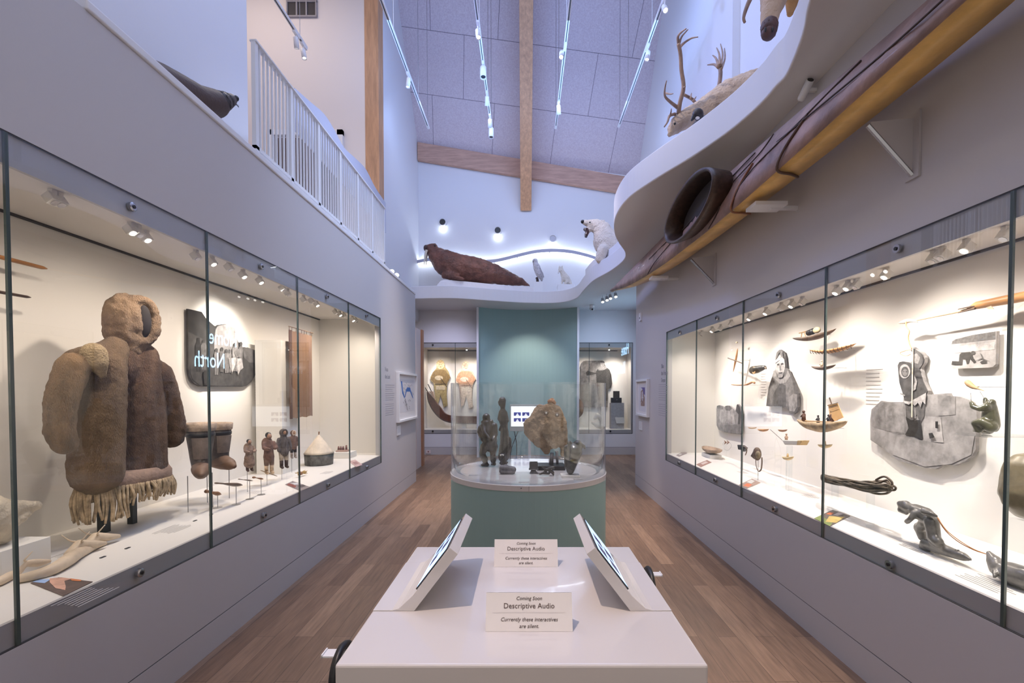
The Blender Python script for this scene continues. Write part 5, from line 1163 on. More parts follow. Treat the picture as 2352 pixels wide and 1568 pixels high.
# 10 small models under the screen reflection
X10 = 2.34
for (x0, x1, y, r, m, lab) in ((1718, 1738, 983, .012, WB, 'smallest slim wooden model boat below the portrait, leftmost of three'), (1740, 1766, 987, .022, mat('orange_boat_wood', (.5, .3, .1)), 'rounded orange-brown model boat below the portrait, middle of three'), (1787, 1808, 988, .018, mat('brown_boat', (.3, .15, .07), .6), 'small brown model boat below the portrait, rightmost of three')):
    a, c = on_x(x0, y-2, X10), on_x(x1, y-2, X10)
    o = make('model_boat', hullb(a, c, .05, r, .004, x0 == 1740), m, label=lab, cat='model boat', group='model boats', smooth=True)
# 11 white kayak with a hunter, on a clear stand
X11 = 2.22
a, c = on_x(1796, 1013, X11), on_x(1842, 1013, X11)
t = thing('model_kayak', 'white model kayak with a seated hunter on a clear stand below the portrait', 'model boat', (X11, (a.y+c.y)/2, FR), 'model boats')
make('hull', B().prism([on_x(x, y, X11-.03) for x, y in ((1795, 1010), (1842, 1011), (1836, 1022), (1801, 1021))], (.06, 0, 0)), mat('white_skin', (.6, .57, .52), .6), t, bevel=.008)
make('bow', B().prism([on_x(x, y, X11-.032) for x, y in ((1831, 1011), (1842, 1011), (1836, 1022), (1829, 1022))], (.064, 0, 0)), YB, t, bevel=.004)
rower(on_x(1806, 1010, X11), .055, mat('hunter_cloth', (.45, .30, .2), .7), t, 60, 'hunter'); make('harpoon', B().tube([on_x(1769, 986, X11), on_x(1797, 1011, X11)], .002, 5), DB, t)
m = a.lerp(c, .4); make('clear_stand', B().box(m.x-.02, m.x+.02, m.y-.012, m.y+.012, FR, m.z-.035), ACRYL, t)
for (x0, x1, y, lab, Xn) in ((1878, 1912, 1020, 'small pale yellow model boat right of the white kayak', 2.36), (1796, 1823, 1048, 'small pale yellow model boat on clear rods below the white kayak', 2.2)):
    a, c = on_x(x0, y, Xn), on_x(x1, y, Xn)
    t = thing('model_boat', lab, 'model boat', (Xn, (a.y+c.y)/2, FR), 'model boats')
    make('hull', hullb(a, c, .05, .028, .004), mat('pale_yellow_skin', (.70, .54, .30), .6, nz=(20, .2)), t, smooth=True)
    m = a.lerp(c, .5); make('clear_stand', B().tube([(m.x, m.y-.02, FR), (m.x, m.y-.02, m.z-.028)], .003, 6).tube([(m.x, m.y+.02, FR), (m.x, m.y+.02, m.z-.028)], .003, 6), ACRYL, t)
    make('paddler', B().chain([m-V((0, 0, .01)), m+V((0, 0, .02))], [.010, .007]), YB, t, smooth=True)
# 14 shallow dish on a block
p = on_z(1634, 1050, P0); k = p.y/F
make('riser', B().box(p.x-.07, p.x+.07, p.y-.14, p.y+.14, FR, FR+.045), mat('mount_white', (.8, .8, .8)), label='low white block under the long shallow dish', cat='plinth')
t = thing('shallow_dish', 'long shallow tan wooden dish on a white block near the far end', 'dish', (p.x, p.y, FR+.046))
make('bowl', hullb((p.x, p.y-.23, FR+.115), (p.x, p.y+.21, FR+.12), .2, .06, .008, False, .5), mat('dish_wood', (.33, .23, .16), .6, nz=(8, .4)), t, smooth=True)
# 15-16 small gear
t = thing('wire_charm', 'two tiny brown carved fish shapes on a looped wire above the dish', 'ornament', on_x(1667, 1030, 2.3))
for dx in (0, 6): make('charm', B().prism([on_x(x+dx, y, 2.3) for x, y in ((1663, 1011), (1669, 1016), (1663, 1020), (1665, 1015))], (.006, 0, 0)), BONE, t)
make('wire', B().tube(spline([on_x(x, y, 2.3) for x, y in ((1664, 1014), (1660, 1020), (1663, 1030), (1672, 1034), (1680, 1024), (1676, 1016))], 4), .0015, 5), WIRE, t)
def strap(pts, r, X_): return B().tube(spline([on_x(x, y, X_) for x, y in pts], 5), r, 7, flat=.5)
Xg = 2.26
t = thing('snow_goggles', 'dark snow goggles with a hanging strap left of the brown pouch', 'goggles', on_x(1705, 1050, Xg))
make('eyepiece', B().prism([on_x(x, y, Xg) for x, y in ((1693, 1021), (1704, 1022), (1712, 1028), (1706, 1037), (1701, 1033), (1695, 1032))], (.03, 0, 0)), BLACK, t, bevel=.004); make('strap', strap(((1705, 1023), (1714, 1028), (1715, 1036), (1712, 1045)), .006, Xg), HORN, t, smooth=True); make('pin', B().tube([V((Xg+.01, on_x(1704, 1030, Xg).y, FR)), on_x(1704, 1030, Xg)+V((.01, 0, 0))], .002, 5), WIRE, t)
Xg = 2.16
t = thing('hide_pouch', 'brown rounded pouch with a long looped strap standing on a pin', 'pouch', on_x(1738, 1083, Xg))
make('pouch', B().ball(on_x(1739, 1042, Xg), (.03, .055, .062), 12), mat('pouch_hide', (.13, .085, .055), .6, nz=(14, .4), bump=(40, .4)), t, smooth=True); make('front_patch', B().ball(on_x(1741, 1044, Xg-.018), (.02, .03, .035), 8), mat('patch_hide', (.26, .21, .13), .7, nz=(20, .3)), t, smooth=True)
make('flap', B().prism([on_x(x, y, Xg) for x, y in ((1724, 1047), (1733, 1030), (1737, 1050), (1732, 1054))], (.012, 0, 0)), HORN, t); make('strap', strap(((1736, 1055), (1737, 1070), (1742, 1082), (1748, 1078), (1750, 1064), (1750, 1050)), .006, Xg-.01), MATS['pouch_hide'], t, smooth=True)
make('pin', B().tube([V((Xg+.01, on_x(1739, 1050, Xg).y, FR)), on_x(1739, 1042, Xg)+V((.01, 0, 0))], .0025, 5), WIRE, t)
# 18 coil of line
Xc = 2.12
ROPE = mat('hide_line', (.065, .045, .03), .5, nz=(8, .6, (.14, .10, .06)), bump=(60, .5))
random.seed(9)
t = thing('coiled_line', 'dark coiled hide line lying across clear supports in the right case', 'rope', on_x(1970, 1133, Xc))
def cpt(u, v, dx): 
    x = 1890+150*u; yc = 1096+22*u+6*math.sin(3*u); return on_x(x, yc+v*(9+10*u), Xc+dx)
for i in range(9):
    off = random.uniform(-.7, .7); dx = random.uniform(-.05, .05); q = []
    top_v = -.9+.18*i*.6; bot_v = 1-.17*i*.6
    for j in range(9): q.append(cpt(j/8, top_v*(.6+.2*math.sin(i+j))+.15*math.sin(i*2+j*1.3), dx+.02*math.sin(j+i)))
    q.append(cpt(1.06, off*.3, dx))
    for j in range(8, -1, -1): q.append(cpt(j/8, bot_v*(.6+.2*math.cos(i*1.7+j))+.15*math.sin(i+j*1.1), -dx))
    q.append(cpt(-.02, 0, 0))
    make('loop', B().tube(spline(q, 4, True), .0068, 7, closed=True), ROPE, t, smooth=True)
make('end_loop', B().tube(spline([on_x(x, y, Xc-.03) for x, y in ((2012, 1102), (2030, 1094), (2047, 1104), (2049, 1118), (2040, 1124))], 5), .006, 7), ROPE, t, smooth=True)
make('end_loop', B().tube(spline([on_x(x, y, Xc-.03) for x, y in ((2040, 1119), (2050, 1115), (2057, 1119), (2055, 1125), (2044, 1125))], 5, True), .006, 7, closed=True), ROPE, t, smooth=True)
for x in (1918, 2000):
    q = on_x(x, 1112, Xc); make('clear_support', B().box(q.x-.02, q.x+.02, q.y-.01, q.y+.01, FR, q.z), ACRYL, t)
# 19 stone hunter with a seal and harpoon line
ST = mat('grey_soapstone', (.115, .11, .105), .28, nz=(7, .55, (.24, .225, .21)), bump=(16, .25), coat=.3)
Xs = 2.10
Zs = lambda x, y, dx=0: on_x(1800+x/3.484, 1000+y/3.484, Xs+dx)
kx_ = Xs/(2110-VX); r_ = lambda v: v*kx_/3.484
b = B()
b.chain([Zs(1140, 770), Zs(1260, 805), Zs(1360, 840), Zs(1440, 865), Zs(1495, 885)], [r_(42), r_(46), r_(38), r_(32), r_(13)]); b.cap(Zs(1110, 790), Zs(1160, 790), r_(26), r_(40)); b.cap(Zs(1380, 815, -.03), Zs(1410, 812, -.05), r_(12), r_(6))
b.chain([Zs(1200, 720, -.02), Zs(1235, 750, -.03)], [r_(44), r_(40)]); b.chain([Zs(1185, 600, -.02), Zs(1205, 700, -.02)], [r_(50), r_(44)]); b.chain([Zs(1090, 640, .04), Zs(1115, 720, .04)], [r_(42), r_(34)]); b.cap(Zs(1130, 610, .02), Zs(1080, 650, .04), r_(44), r_(34))
b.chain([Zs(1190, 590), Zs(1130, 540), Zs(1060, 505)], [r_(52), r_(64), r_(52)]); b.chain([Zs(1050, 500), Zs(990, 480), Zs(950, 470)], [r_(42), r_(38), r_(30)]); b.cap(Zs(930, 455), Zs(980, 460), r_(24), r_(34)); b.cap(Zs(935, 505), Zs(985, 530), r_(24), r_(18))
b.chain([Zs(1050, 530, -.04), Zs(1020, 570, -.06), Zs(990, 595, -.05)], [r_(28), r_(20), r_(22)]); b.chain([Zs(1130, 510, -.05), Zs(1190, 530, -.04), Zs(1225, 545, -.03)], [r_(30), r_(20), r_(12)])
t = organic('stone_hunter', b, ST, None, .0075, 2, label='grey stone carving of a hunter straining forward on a flat base, hauling a line', cat='carving')
lowest = min(v.co.z for v in t.data.vertices)+t.location.z; print('hunter low', lowest, FR)
CORD = mat('orange_cord', (.55, .25, .10), .7)
for o in (0, 6): make('cord', B().tube(spline([Zs(1232, 555+o, -.03), Zs(1300, 650+o*2, -.03), Zs(1400, 730+o*2.5, -.02), Zs(1520, 800+o, -.01), Zs(1625, 838, 0)], 6), .0022, 6), CORD, t, smooth=True)
b = B(); b.chain([Zs(1645, 815), Zs(1690, 880), Zs(1730, 935), Zs(1830, 975), Zs(1960, 1010), Zs(2100, 1050)], [r_(18), r_(44), r_(58), r_(75), r_(72), r_(50)]); b.cap(Zs(1700, 960, -.05), Zs(1690, 1000, -.08), r_(22), r_(12))
t2 = organic('stone_seal', b, ST, None, .008, 2, label='grey stone seal carving tied by an orange cord, at the right edge', cat='carving')
for o, dz in ((t, 0), (t2, 0)):
    z = min(v.co.z for v in o.data.vertices)+o.location.z
    if z < FR: o.location.z += FR-z
    elif z > FR+.003: o.location.z -= (z-FR)
# 20 long harpoon
Xh = 2.42
t = thing('harpoon', 'long orange wooden harpoon with thin foreshaft high on the right case wall', 'harpoon', on_x(2200, 740, Xh))
HW = mat('harpoon_wood', (.48, .24, .09), .45, nz=(5, .35), stretch=(1, .3, 1))
make('shaft', B().tube([on_x(x, y, Xh) for x, y in ((2225, 709), (2245, 701), (2330, 685), (2480, 655))], [.012, .026, .03, .03], 10, flat=.8), HW, t, smooth=True)
for y0 in (0, 8): make('prong', B().tube([on_x(2201, 710+y0, Xh-.02), on_x(2240, 702+y0*.8, Xh-.02)], [.003, .006], 6), DB, t)
make('foreshaft', B().tube([on_x(2090, 738, Xh), on_x(2205, 714, Xh), on_x(2235, 706, Xh)], [.005, .009, .009], 8), mat('pale_shaft', (.62, .42, .25), .5), t, smooth=True)
make('toggle_head', B().tube(spline([on_x(x, y, Xh-.01) for x, y in ((2064, 742), (2080, 738), (2092, 736), (2108, 739))], 4), [.003, .006, .009, .012, .014, .014, .013, .012, .011, .009, .007, .005, .003], 8), IVC, t, smooth=True)
make('line', B().tube(spline([on_x(x, y, Xh-.02) for x, y in ((2082, 736), (2081, 748), (2088, 760), (2086, 775), (2089, 790), (2094, 800))], 5), .004, 6), CORD, t, smooth=True); make('line_loop', B().tube(spline([on_x(x, y, Xh-.02) for x, y in ((2094, 803), (2080, 805), (2067, 811), (2080, 817), (2092, 813))], 5), .0025, 6), CORD, t, smooth=True)
make('blade', B().prism([on_x(x, y, Xh-.03) for x, y in ((2264, 706), (2276, 702), (2283, 710), (2270, 710))], (.003, 0, 0)), CB2, t); pins(t, on_x(2300, 690, Xh), 0)
# 21 sealing photo
Zr = lambda l: sc(l, 1880, 600, 3.267)
out = Zr([(995, 600), (1025, 582), (1160, 550), (1335, 524), (1330, 770), (1310, 790), (1280, 797), (1010, 806), (993, 795)])
board('ice_photo', 'framed-size photo of a person crouching on the ice, upper right of the case wall', 'photograph', out, RB, G(.60, 10), [(G(.22, 44), Zr([(1005, 600), (1030, 585), (1160, 552), (1330, 526), (1330, 585), (1150, 605), (1000, 622)])), (G(.75, 10), Zr([(1000, 640), (1325, 605), (1325, 660), (1000, 690)])),
      (G(.07, 30), Zr([(1060, 700), (1075, 685), (1140, 680), (1155, 695), (1165, 725), (1185, 755), (1170, 765), (1150, 745), (1140, 730), (1130, 765), (1115, 770), (1105, 735), (1085, 735), (1080, 778), (1030, 780), (1000, 775), (1005, 748), (1055, 750)])), (G(.12, 30), Zr(ell(1163, 686, 17, 15, 10))), (G(.10, 30), Zr([(1215, 755), (1240, 740), (1265, 745), (1265, 765), (1225, 768)])), (G(.15, 30), Zr([(1170, 750), (1230, 725), (1295, 752), (1235, 732)])), (G(.15, 30), Zr([(1218, 690), (1223, 690), (1245, 735), (1238, 735)]))])
# 22 man with raised arm on a snow-house photo
out = Zr([(470, 1046), (495, 1053), (635, 1055), (640, 1000), (612, 910), (608, 850), (600, 780), (612, 755), (640, 750), (692, 760), (700, 745), (712, 700), (700, 670), (706, 640), (740, 665), (780, 685), (800, 720), (795, 760), (768, 800), (790, 900), (825, 970), (822, 1000), (975, 988), (985, 1010), (1060, 1015), (1120, 1035), (1150, 1060), (1185, 1125), (1190, 1200), (1178, 1290), (1180, 1410), (1150, 1460), (1100, 1500), (1020, 1530), (940, 1525), (880, 1558), (800, 1550), (690, 1520), (600, 1495), (540, 1450), (480, 1400), (390, 1340), (388, 1190), (398, 1110)])
board('ice_hunter_photo', 'large ragged cut-out photo of a person with one arm raised before snow blocks', 'photograph', out, RB, G(.50, 8), [
    (G(.36, 12), Zr([(480, 1060), (640, 1060), (660, 1300), (600, 1300), (400, 1240), (400, 1120)])), (G(.46, 12), Zr([(500, 1060), (640, 1060), (650, 1290), (510, 1270)])), (G(.40, 12), Zr([(895, 1000), (1030, 1015), (1030, 1150), (900, 1160)])), (G(.68, 8), Zr([(800, 1160), (920, 1170), (940, 1360), (780, 1350)])), (G(.58, 8), Zr([(590, 1310), (940, 1370), (1178, 1290), (1150, 1450), (1000, 1520), (800, 1540), (560, 1450)])),
    (G(.20, 24), Zr([(655, 1060), (720, 1075), (805, 1050), (798, 1160), (770, 1215), (740, 1150), (705, 1215), (660, 1190)])), (G(.34, 24), Zr([(720, 1085), (735, 1085), (738, 1180), (728, 1180)])),
    (G(.05, 24), Zr([(660, 1165), (700, 1190), (770, 1190), (790, 1330), (780, 1338), (720, 1310), (655, 1300), (680, 1250)])),
    (G(.13, 30), Zr([(600, 780), (612, 755), (640, 750), (690, 760), (705, 770), (760, 790), (770, 830), (790, 900), (825, 970), (800, 1020), (700, 1060), (655, 1060), (640, 1000), (612, 910)])),
    (G(.18, 30), Zr([(706, 760), (712, 700), (704, 672), (708, 645), (745, 668), (780, 690), (798, 730), (790, 765), (768, 800), (735, 800)])), (G(.45, 30), Zr([(715, 700), (745, 690), (770, 720), (755, 770), (725, 760)])), (G(.10, 30), Zr([(702, 672), (706, 642), (722, 652), (718, 690)])),
    (G(.62, 26), Zr(ell(655, 825, 42, 54))), (G(.12, 26), Zr(ell(658, 829, 29, 40))), (G(.26, 26), Zr(ell(660, 835, 20, 28))), (G(.05, 26), Zr(ell(651, 828, 5, 4, 8))), (G(.05, 26), Zr(ell(670, 828, 5, 4, 8))),
    (G(.55, 30), Zr([(730, 850), (752, 900), (742, 960), (712, 980), (735, 905)])), (G(.45, 30), Zr([(625, 985), (660, 1000), (662, 1012), (628, 998)])), (G(.75, 30), Zr([(645, 1045), (700, 1052), (822, 985), (815, 1075), (795, 1050), (780, 1095), (760, 1060), (735, 1085), (715, 1060), (690, 1075), (665, 1065)])),
    (G(.05, 24), Zr([(892, 1200), (912, 1200), (914, 1255), (892, 1250)])), (G(.06, 24), Zr([(842, 1290), (870, 1285), (888, 1320), (850, 1330)]))], th=.02)
make('harpoon_rod', B().tube([on_x(1880+708/3.267, 600+570/3.267, RB-.06), on_x(1880+700/3.267, 600+1170/3.267, RB-.06)], .003, 6), IV, label='thin pale rod in front of the raised-arm photo', cat='rod')
# 23 green kneeling hunter on a little shelf
Xk = 2.36; GS = mat('green_stone', (.05, .055, .03), .25, nz=(9, .6, (.12, .12, .06)), coat=.4, bump=(14, .2))
Zk = lambda x, y, dx=0: on_x(1880+x/3.267, 600+y/3.267, Xk+dx)
kq = Xk/(2265-VX)/3.267
b = B(); rk = lambda v: v*kq
b.chain([Zk(1285, 1090), Zk(1290, 1170), Zk(1300, 1230)], [rk(42), rk(52), rk(50)]); b.ball(Zk(1300, 1058), rk(26), 10); b.chain([Zk(1262, 1090, -.03), Zk(1210, 1108, -.05), Zk(1160, 1090, -.05), Zk(1148, 1060, -.05)], [rk(28), rk(20), rk(20), rk(14)]); b.chain([Zk(1280, 1080, .02), Zk(1258, 1060, .03), Zk(1250, 1030, .03)], [rk(26), rk(20), rk(14)])
b.chain([Zk(1290, 1240, -.02), Zk(1230, 1205, -.04), Zk(1175, 1215, -.04), Zk(1200, 1270, -.04)], [rk(44), rk(32), rk(26), rk(20)]); b.cap(Zk(1170, 1270, -.04), Zk(1210, 1275, -.04), rk(12), rk(14)); b.chain([Zk(1310, 1230, .03), Zk(1280, 1270, .03), Zk(1240, 1280, .03)], [rk(42), rk(28), rk(16)]); b.cap(Zk(1320, 1240), Zk(1325, 1260), rk(30), rk(22))
t = organic('kneeling_hunter', b, GS, None, .006, 2, label='dark green stone carving of a crouching hunter right of the large photo', cat='carving')
for (a_, c_) in (((1146, 1060), (1142, 985)), ((1242, 1025), (1210, 975))): make('thin_line', B().tube([Zk(*a_, -.05), Zk(*c_, -.05)], .0012, 5), WIRE, t)
zs = min(v.co.z for v in t.data.vertices)+t.location.z
q0, q1 = Zk(1160, 1290), Zk(1360, 1290)
make('glass_shelf', B().box(Xk-.08, RB-.001, min(q0.y, q1.y)-.02, max(q0.y, q1.y)+.02, zs-.007, zs-.001), ACRYL, label='thin clear shelf under the crouching green hunter', cat='shelf')
# 24 small orange fish lure
t = thing('ivory_dart', 'small orange-brown pointed carving hanging above the crouching green hunter', 'carving', Zk(1170, 970))
make('body', B().tube(spline([Zk(x, y) for x, y in ((1110, 890), (1125, 915), (1160, 942), (1200, 955), (1245, 972))], 4), [.004, .009, .012, .014, .014, .015, .014, .013, .012, .010, .008, .007, .005, .004, .003, .002, .001], 8), WB, t, smooth=True); make('barb', B().tube([Zk(1180, 945), Zk(1212, 935)], [.004, .001], 5), WB, t); pins(t, Zk(1160, 942), 0)
# 25 torso-like carving cut by the frame
b = B(); Zt = lambda x, y, dx=0: on_x(1800+x/3.484, 1000+y/3.484, 2.2+dx)
b.chain([Zt(1900, 225), Zt(1925, 300), Zt(1935, 380), Zt(1925, 460), Zt(1930, 560), Zt(1915, 610)], [.012, .06, .075, .085, .06, .02]); b.chain([Zt(1960, 300), Zt(1990, 470)], [.09, .11])
t = organic('standing_carving', b, mat('olive_stone', (.17, .14, .08), .4, nz=(9, .4), coat=.2), None, .009, 3, label='olive-brown standing stone carving cut off by the right picture edge', cat='carving')
z = min(v.co.z for v in t.data.vertices)+t.location.z; xx, yy = t.location.x, t.location.y
make('plinth', B().box(xx-.04, xx+.06, yy-.05, yy+.05, FR, z-.001), ACRYL, label='clear block under the olive-brown carving at the right edge', cat='plinth')
# cards and captions
fcard([(1870, 1190), (1912, 1170), (1953, 1184), (1906, 1208)], P0, pmat((.12, .09, .08)), [(pmat((.20, .26, .08)), [(0, 0), (.35, .0), (.2, .9), (0, 1)]), (pmat((.55, .40, .12)), [(.1, .6), (.5, .35), (.8, .9), (.3, 1)]), (pmat((.65, .16, .05)), [(.55, .1), (.75, .1), (.8, .3), (.6, .32)]), (pmat((.5, .45, .45)), [(.65, .4), (.95, .4), (.95, .7), (.7, .6)])], 'colourful photo card with green and yellow, on the floor of the right case')
fcard([(1697, 1113), (1727, 1099), (1747, 1108), (1716, 1121)], P0, pmat((.33, .24, .20)), [(pmat((.7, .15, .06)), [(.1, .4), (.4, .3), (.5, .8), (.15, .9)]), (pmat((.6, .6, .58)), [(.5, .1), (.9, .1), (.9, .5), (.55, .6)])], 'small photo card with a red patch, in the middle of the right case floor')
fcard([(1599, 1066), (1624, 1056), (1634, 1061), (1610, 1072)], P0, pmat((.35, .2, .17)), [(pmat((.6, .5, .48)), [(.3, .2), (.8, .2), (.8, .7), (.3, .7)])], 'small reddish photo card below the shallow dish')
fcard([(1553, 1045), (1570, 1036), (1579, 1040), (1560, 1048)], P0, pmat((.3, .25, .25)), [(pmat((.6, .58, .55)), [(.2, .2), (.5, .2), (.5, .7), (.2, .7)])], 'small grey photo card at the far end of the right case floor')
random.seed(31)
for px, py, nl, w_, lab in ((1850, 1140, 5, .16, 'faint caption lines left of the coiled line'), (2090, 1260, 7, .2, 'faint caption lines in front of the stone hunter'), (2240, 1340, 7, .22, 'faint caption lines in front of the stone seal'), (1700, 1085, 4, .16, 'faint caption lines by the brown pouch')):
    caption(P0, px, py, nl, w_, lab)
caption(P0, 1990, 848, 10, .16, 'faint paragraph left of the raised-arm photo', wallX=RB-.002, size=.014)
caption(P0, 1748, 858, 9, .11, 'faint paragraph left of the hooded portrait', wallX=RB-.002, size=.014)
# ================================================================ CARVINGS IN THE ROUND CASE
TP = RT+.001
DS = mat('dark_stone', (.045, .040, .034), .25, nz=(9, .6, (.11, .10, .085)), coat=.35, bump=(14, .2)); GRS = mat('grey_stone', (.11, .105, .11), .5, nz=(14, .5, (.25, .24, .25)), bump=(20, .4))
Zc = lambda x, y, D: on_d(1000+x/5.6, 850+y/5.6, D)
def sculpt(name, lab, D, parts, m, vox=.0065, cat='carving', sm=2):
    k = D/F/5.6; b = B()
    for ch in parts: b.chain([Zc(x, y, D+dd) for x, y, r, dd in ch], [r*k for x, y, r, dd in ch]) if len(ch) > 1 else b.ball(Zc(ch[0][0], ch[0][1], D+ch[0][3]), ch[0][2]*k, 10)
    return sit(organic(name, b, m, None, vox, sm, label=lab, cat=cat), TP)
D = on_z(1120, 1071, TP).y
t = sculpt('parka_carving', 'dark stone carving of a stout person in a hooded parka, left in the round case', D, [
    [(655, 610, 52, 0), (655, 660, 46, 0)], [(660, 700, 72, 0), (690, 820, 98, 0), (700, 920, 98, 0), (715, 985, 78, 0)], [(600, 760, 60, .05), (575, 800, 45, .05), (640, 870, 70, .0)], [(760, 720, 42, 0), (775, 830, 30, -.02), (745, 900, 25, -.07)], [(620, 720, 42, -.02), (640, 820, 36, -.07), (690, 880, 26, -.1)],
    [(635, 990, 62, 0), (600, 1080, 40, 0), (635, 1150, 44, 0), (645, 1215, 30, 0)], [(600, 1225, 18, -.03), (670, 1222, 24, 0)], [(750, 990, 58, 0), (740, 1090, 38, 0), (745, 1160, 40, 0), (748, 1212, 24, 0)], [(725, 1216, 16, -.03), (765, 1214, 20, 0)], [(600, 672, 18, 0), (720, 665, 28, 0)]], DS)
D2_ = on_z(1160, 1066, TP).y+.12
t = sculpt('standing_figure_carving', 'tall slim dark stone carving of a standing woman looking left', D2_, [
    [(862, 452, 48, 0), (866, 500, 40, 0), (868, 560, 30, 0)], [(812, 470, 9, 0), (830, 500, 22, 0)], [(868, 590, 42, 0), (872, 700, 62, 0), (890, 800, 46, 0), (890, 900, 60, 0), (895, 1000, 66, 0), (885, 1100, 74, 0), (875, 1180, 72, 0)], [(840, 600, 26, 0), (822, 690, 26, 0)], [(900, 610, 28, 0), (922, 710, 28, 0)], [(826, 830, 16, 0), (850, 790, 24, 0)], [(950, 950, 30, 0), (960, 1060, 22, 0), (930, 1180, 24, 0)]], DS)
D3_ = on_z(1160, 1074, TP).y
t = sculpt('owl_carving', 'small dark stone creature with round eyes in front of the tall woman carving', D3_, [[(858, 1085, 44, 0), (870, 1140, 36, 0), (885, 1190, 40, 0)], [(828, 1065, 14, 0)], [(885, 1055, 14, 0)], [(840, 1170, 18, 0), (920, 1160, 16, 0)]], DS, .004)
for x in (838, 872): make('eye', B().ball(Zc(x, 1092, D3_-.04), .008, 6), mat('pale_stone_eye', (.6, .6, .55), .2), t, smooth=True)
D4_ = on_z(1166, 1088, TP).y
sculpt('lump_carving', 'grey rough stone lump carving at the front left of the round case', D4_, [[(868, 1255, 48, 0), (940, 1262, 44, 0), (1000, 1270, 42, 0)], [(850, 1290, 32, -.01), (1000, 1300, 30, -.01)], [(905, 1240, 40, .02)]], GRS, .005)
# little footed pot
p = on_z(1225.5, 1086, TP); k = p.y/F
t = thing('stone_pot', 'small dark square pot on a flared foot near the middle of the round case', 'carving', (p.x, p.y, TP))
def sq(w_, z): return [V((p.x+sx*w_, p.y+sy*w_, TP+z)) for sx, sy in ((-1, -1), (1, -1), (1, 1), (-1, 1))]
make('foot', B().rings([sq(9*k, 0), sq(8*k, .004), sq(5*k, .028)]), GRS, t, bevel=.002); make('pot', B().rings([sq(5*k, .028), sq(11.3*k, .036), sq(9.4*k, .04), sq(9.8*k, .10), sq(8.2*k, .10), sq(8*k, .06)]), DS, t, bevel=.002)
D5_ = on_z(1258, 1092, TP).y
sculpt('tumbling_carving', 'small dark stone carving of sprawling animals between the pot and the bone', D5_, [[(1345, 1318, 12, 0), (1400, 1300, 16, 0), (1430, 1260, 20, 0), (1470, 1240, 16, 0), (1515, 1235, 22, 0)], [(1370, 1215, 8, 0), (1410, 1250, 14, 0), (1480, 1275, 20, 0), (1510, 1300, 22, 0), (1520, 1330, 10, 0)], [(1395, 1310, 14, 0), (1460, 1310, 16, 0)]], DS, .004)
# whale bone form on a black base
D6_ = 4.42
base_z = TP
p = on_d(1266, 1060, D6_)
make('base_block', B().box(p.x-.14, p.x+.125, D6_-.12, D6_+.10, TP, TP+.04), BLACK, label='black rectangular base under the big brown bone', cat='base', bevel=.003)
WBN = mat('weathered_bone', (.30, .20, .115), .85, nz=(7, .5, (.44, .31, .19)), bump=(30, 1, .02))
out = [(1480, 375), (1530, 400), (1590, 470), (1640, 570), (1680, 680), (1700, 830), (1700, 940), (1670, 1060), (1640, 1125), (1600, 1110), (1550, 1020), (1490, 1030), (1440, 1100), (1380, 1060), (1290, 980), (1180, 900), (1140, 830), (1120, 760), (1125, 700), (1160, 640), (1220, 610), (1260, 530), (1330, 450), (1430, 430), (1450, 390)]
b = B()
k = D6_/F/5.6
for ch in ([(1490, 400, 26, 0), (1480, 450, 48, 0), (1560, 520, 70, 0), (1610, 680, 82, 0), (1640, 850, 66, 0), (1650, 980, 50, 0), (1640, 1080, 34, 0)], [(1350, 520, 84, -.01), (1290, 640, 90, -.02), (1215, 730, 86, -.02), (1290, 830, 80, -.01), (1380, 930, 74, 0), (1430, 1040, 48, 0)], [(1440, 560, 90, 0), (1450, 700, 120, 0), (1500, 830, 110, 0), (1540, 930, 80, 0)], [(1210, 690, 80, -.01), (1200, 800, 62, 0), (1330, 950, 50, 0)], [(1380, 740, 110, 0), (1480, 940, 80, 0)], [(1440, 500, 70, 0), (1540, 600, 90, 0), (1560, 760, 110, 0), (1590, 920, 70, 0)]):
    b.chain([Zc(x, y, D6_+dd) for x, y, r, dd in ch], [r*k for x, y, r, dd in ch])
b.xf(T((0, D6_, 0)) @ Matrix.Diagonal((1, .55, 1, 1)) @ T((0, -D6_, 0)))
t = organic('bone_carving', b, WBN, None, .007, 6, .004, 30, label='large tan bone carving with two small eyes, on a black base', cat='carving')
for x, y in ((1425, 550), (1565, 572)):
    e = Zc(x, y, D6_-.075); make('eye', B().lathe([(.020, -.01), (.022, .0), (.012, .008)], e, 14, M=RX(90)), mat('bone_eye_rim', (.17, .12, .08), .7), t, smooth=True); make('pupil', B().ball(e+V((0, -.008, 0)), .010, 6), mat('pale_stone_eye', (.6, .6, .55)), t)
make('topknot', B().chain([Zc(1465, 400, D6_), Zc(1500, 385, D6_), Zc(1530, 420, D6_)], [.018, .022, .018]), mat('reddish_bone', (.42, .21, .11), .8, nz=(30, .3), bump=(60, .6)), t, smooth=True)
make('post', B().tube([Zc(1500, 1060, D6_), V((Zc(1490, 1200, D6_).x, D6_, TP+.041))], [.016, .022], 10), GRS, t, smooth=True); make('post', B().tube([Zc(1560, 1040, D6_), V((Zc(1570, 1200, D6_).x, D6_, TP+.041))], [.014, .012], 10), GRS, t, smooth=True)
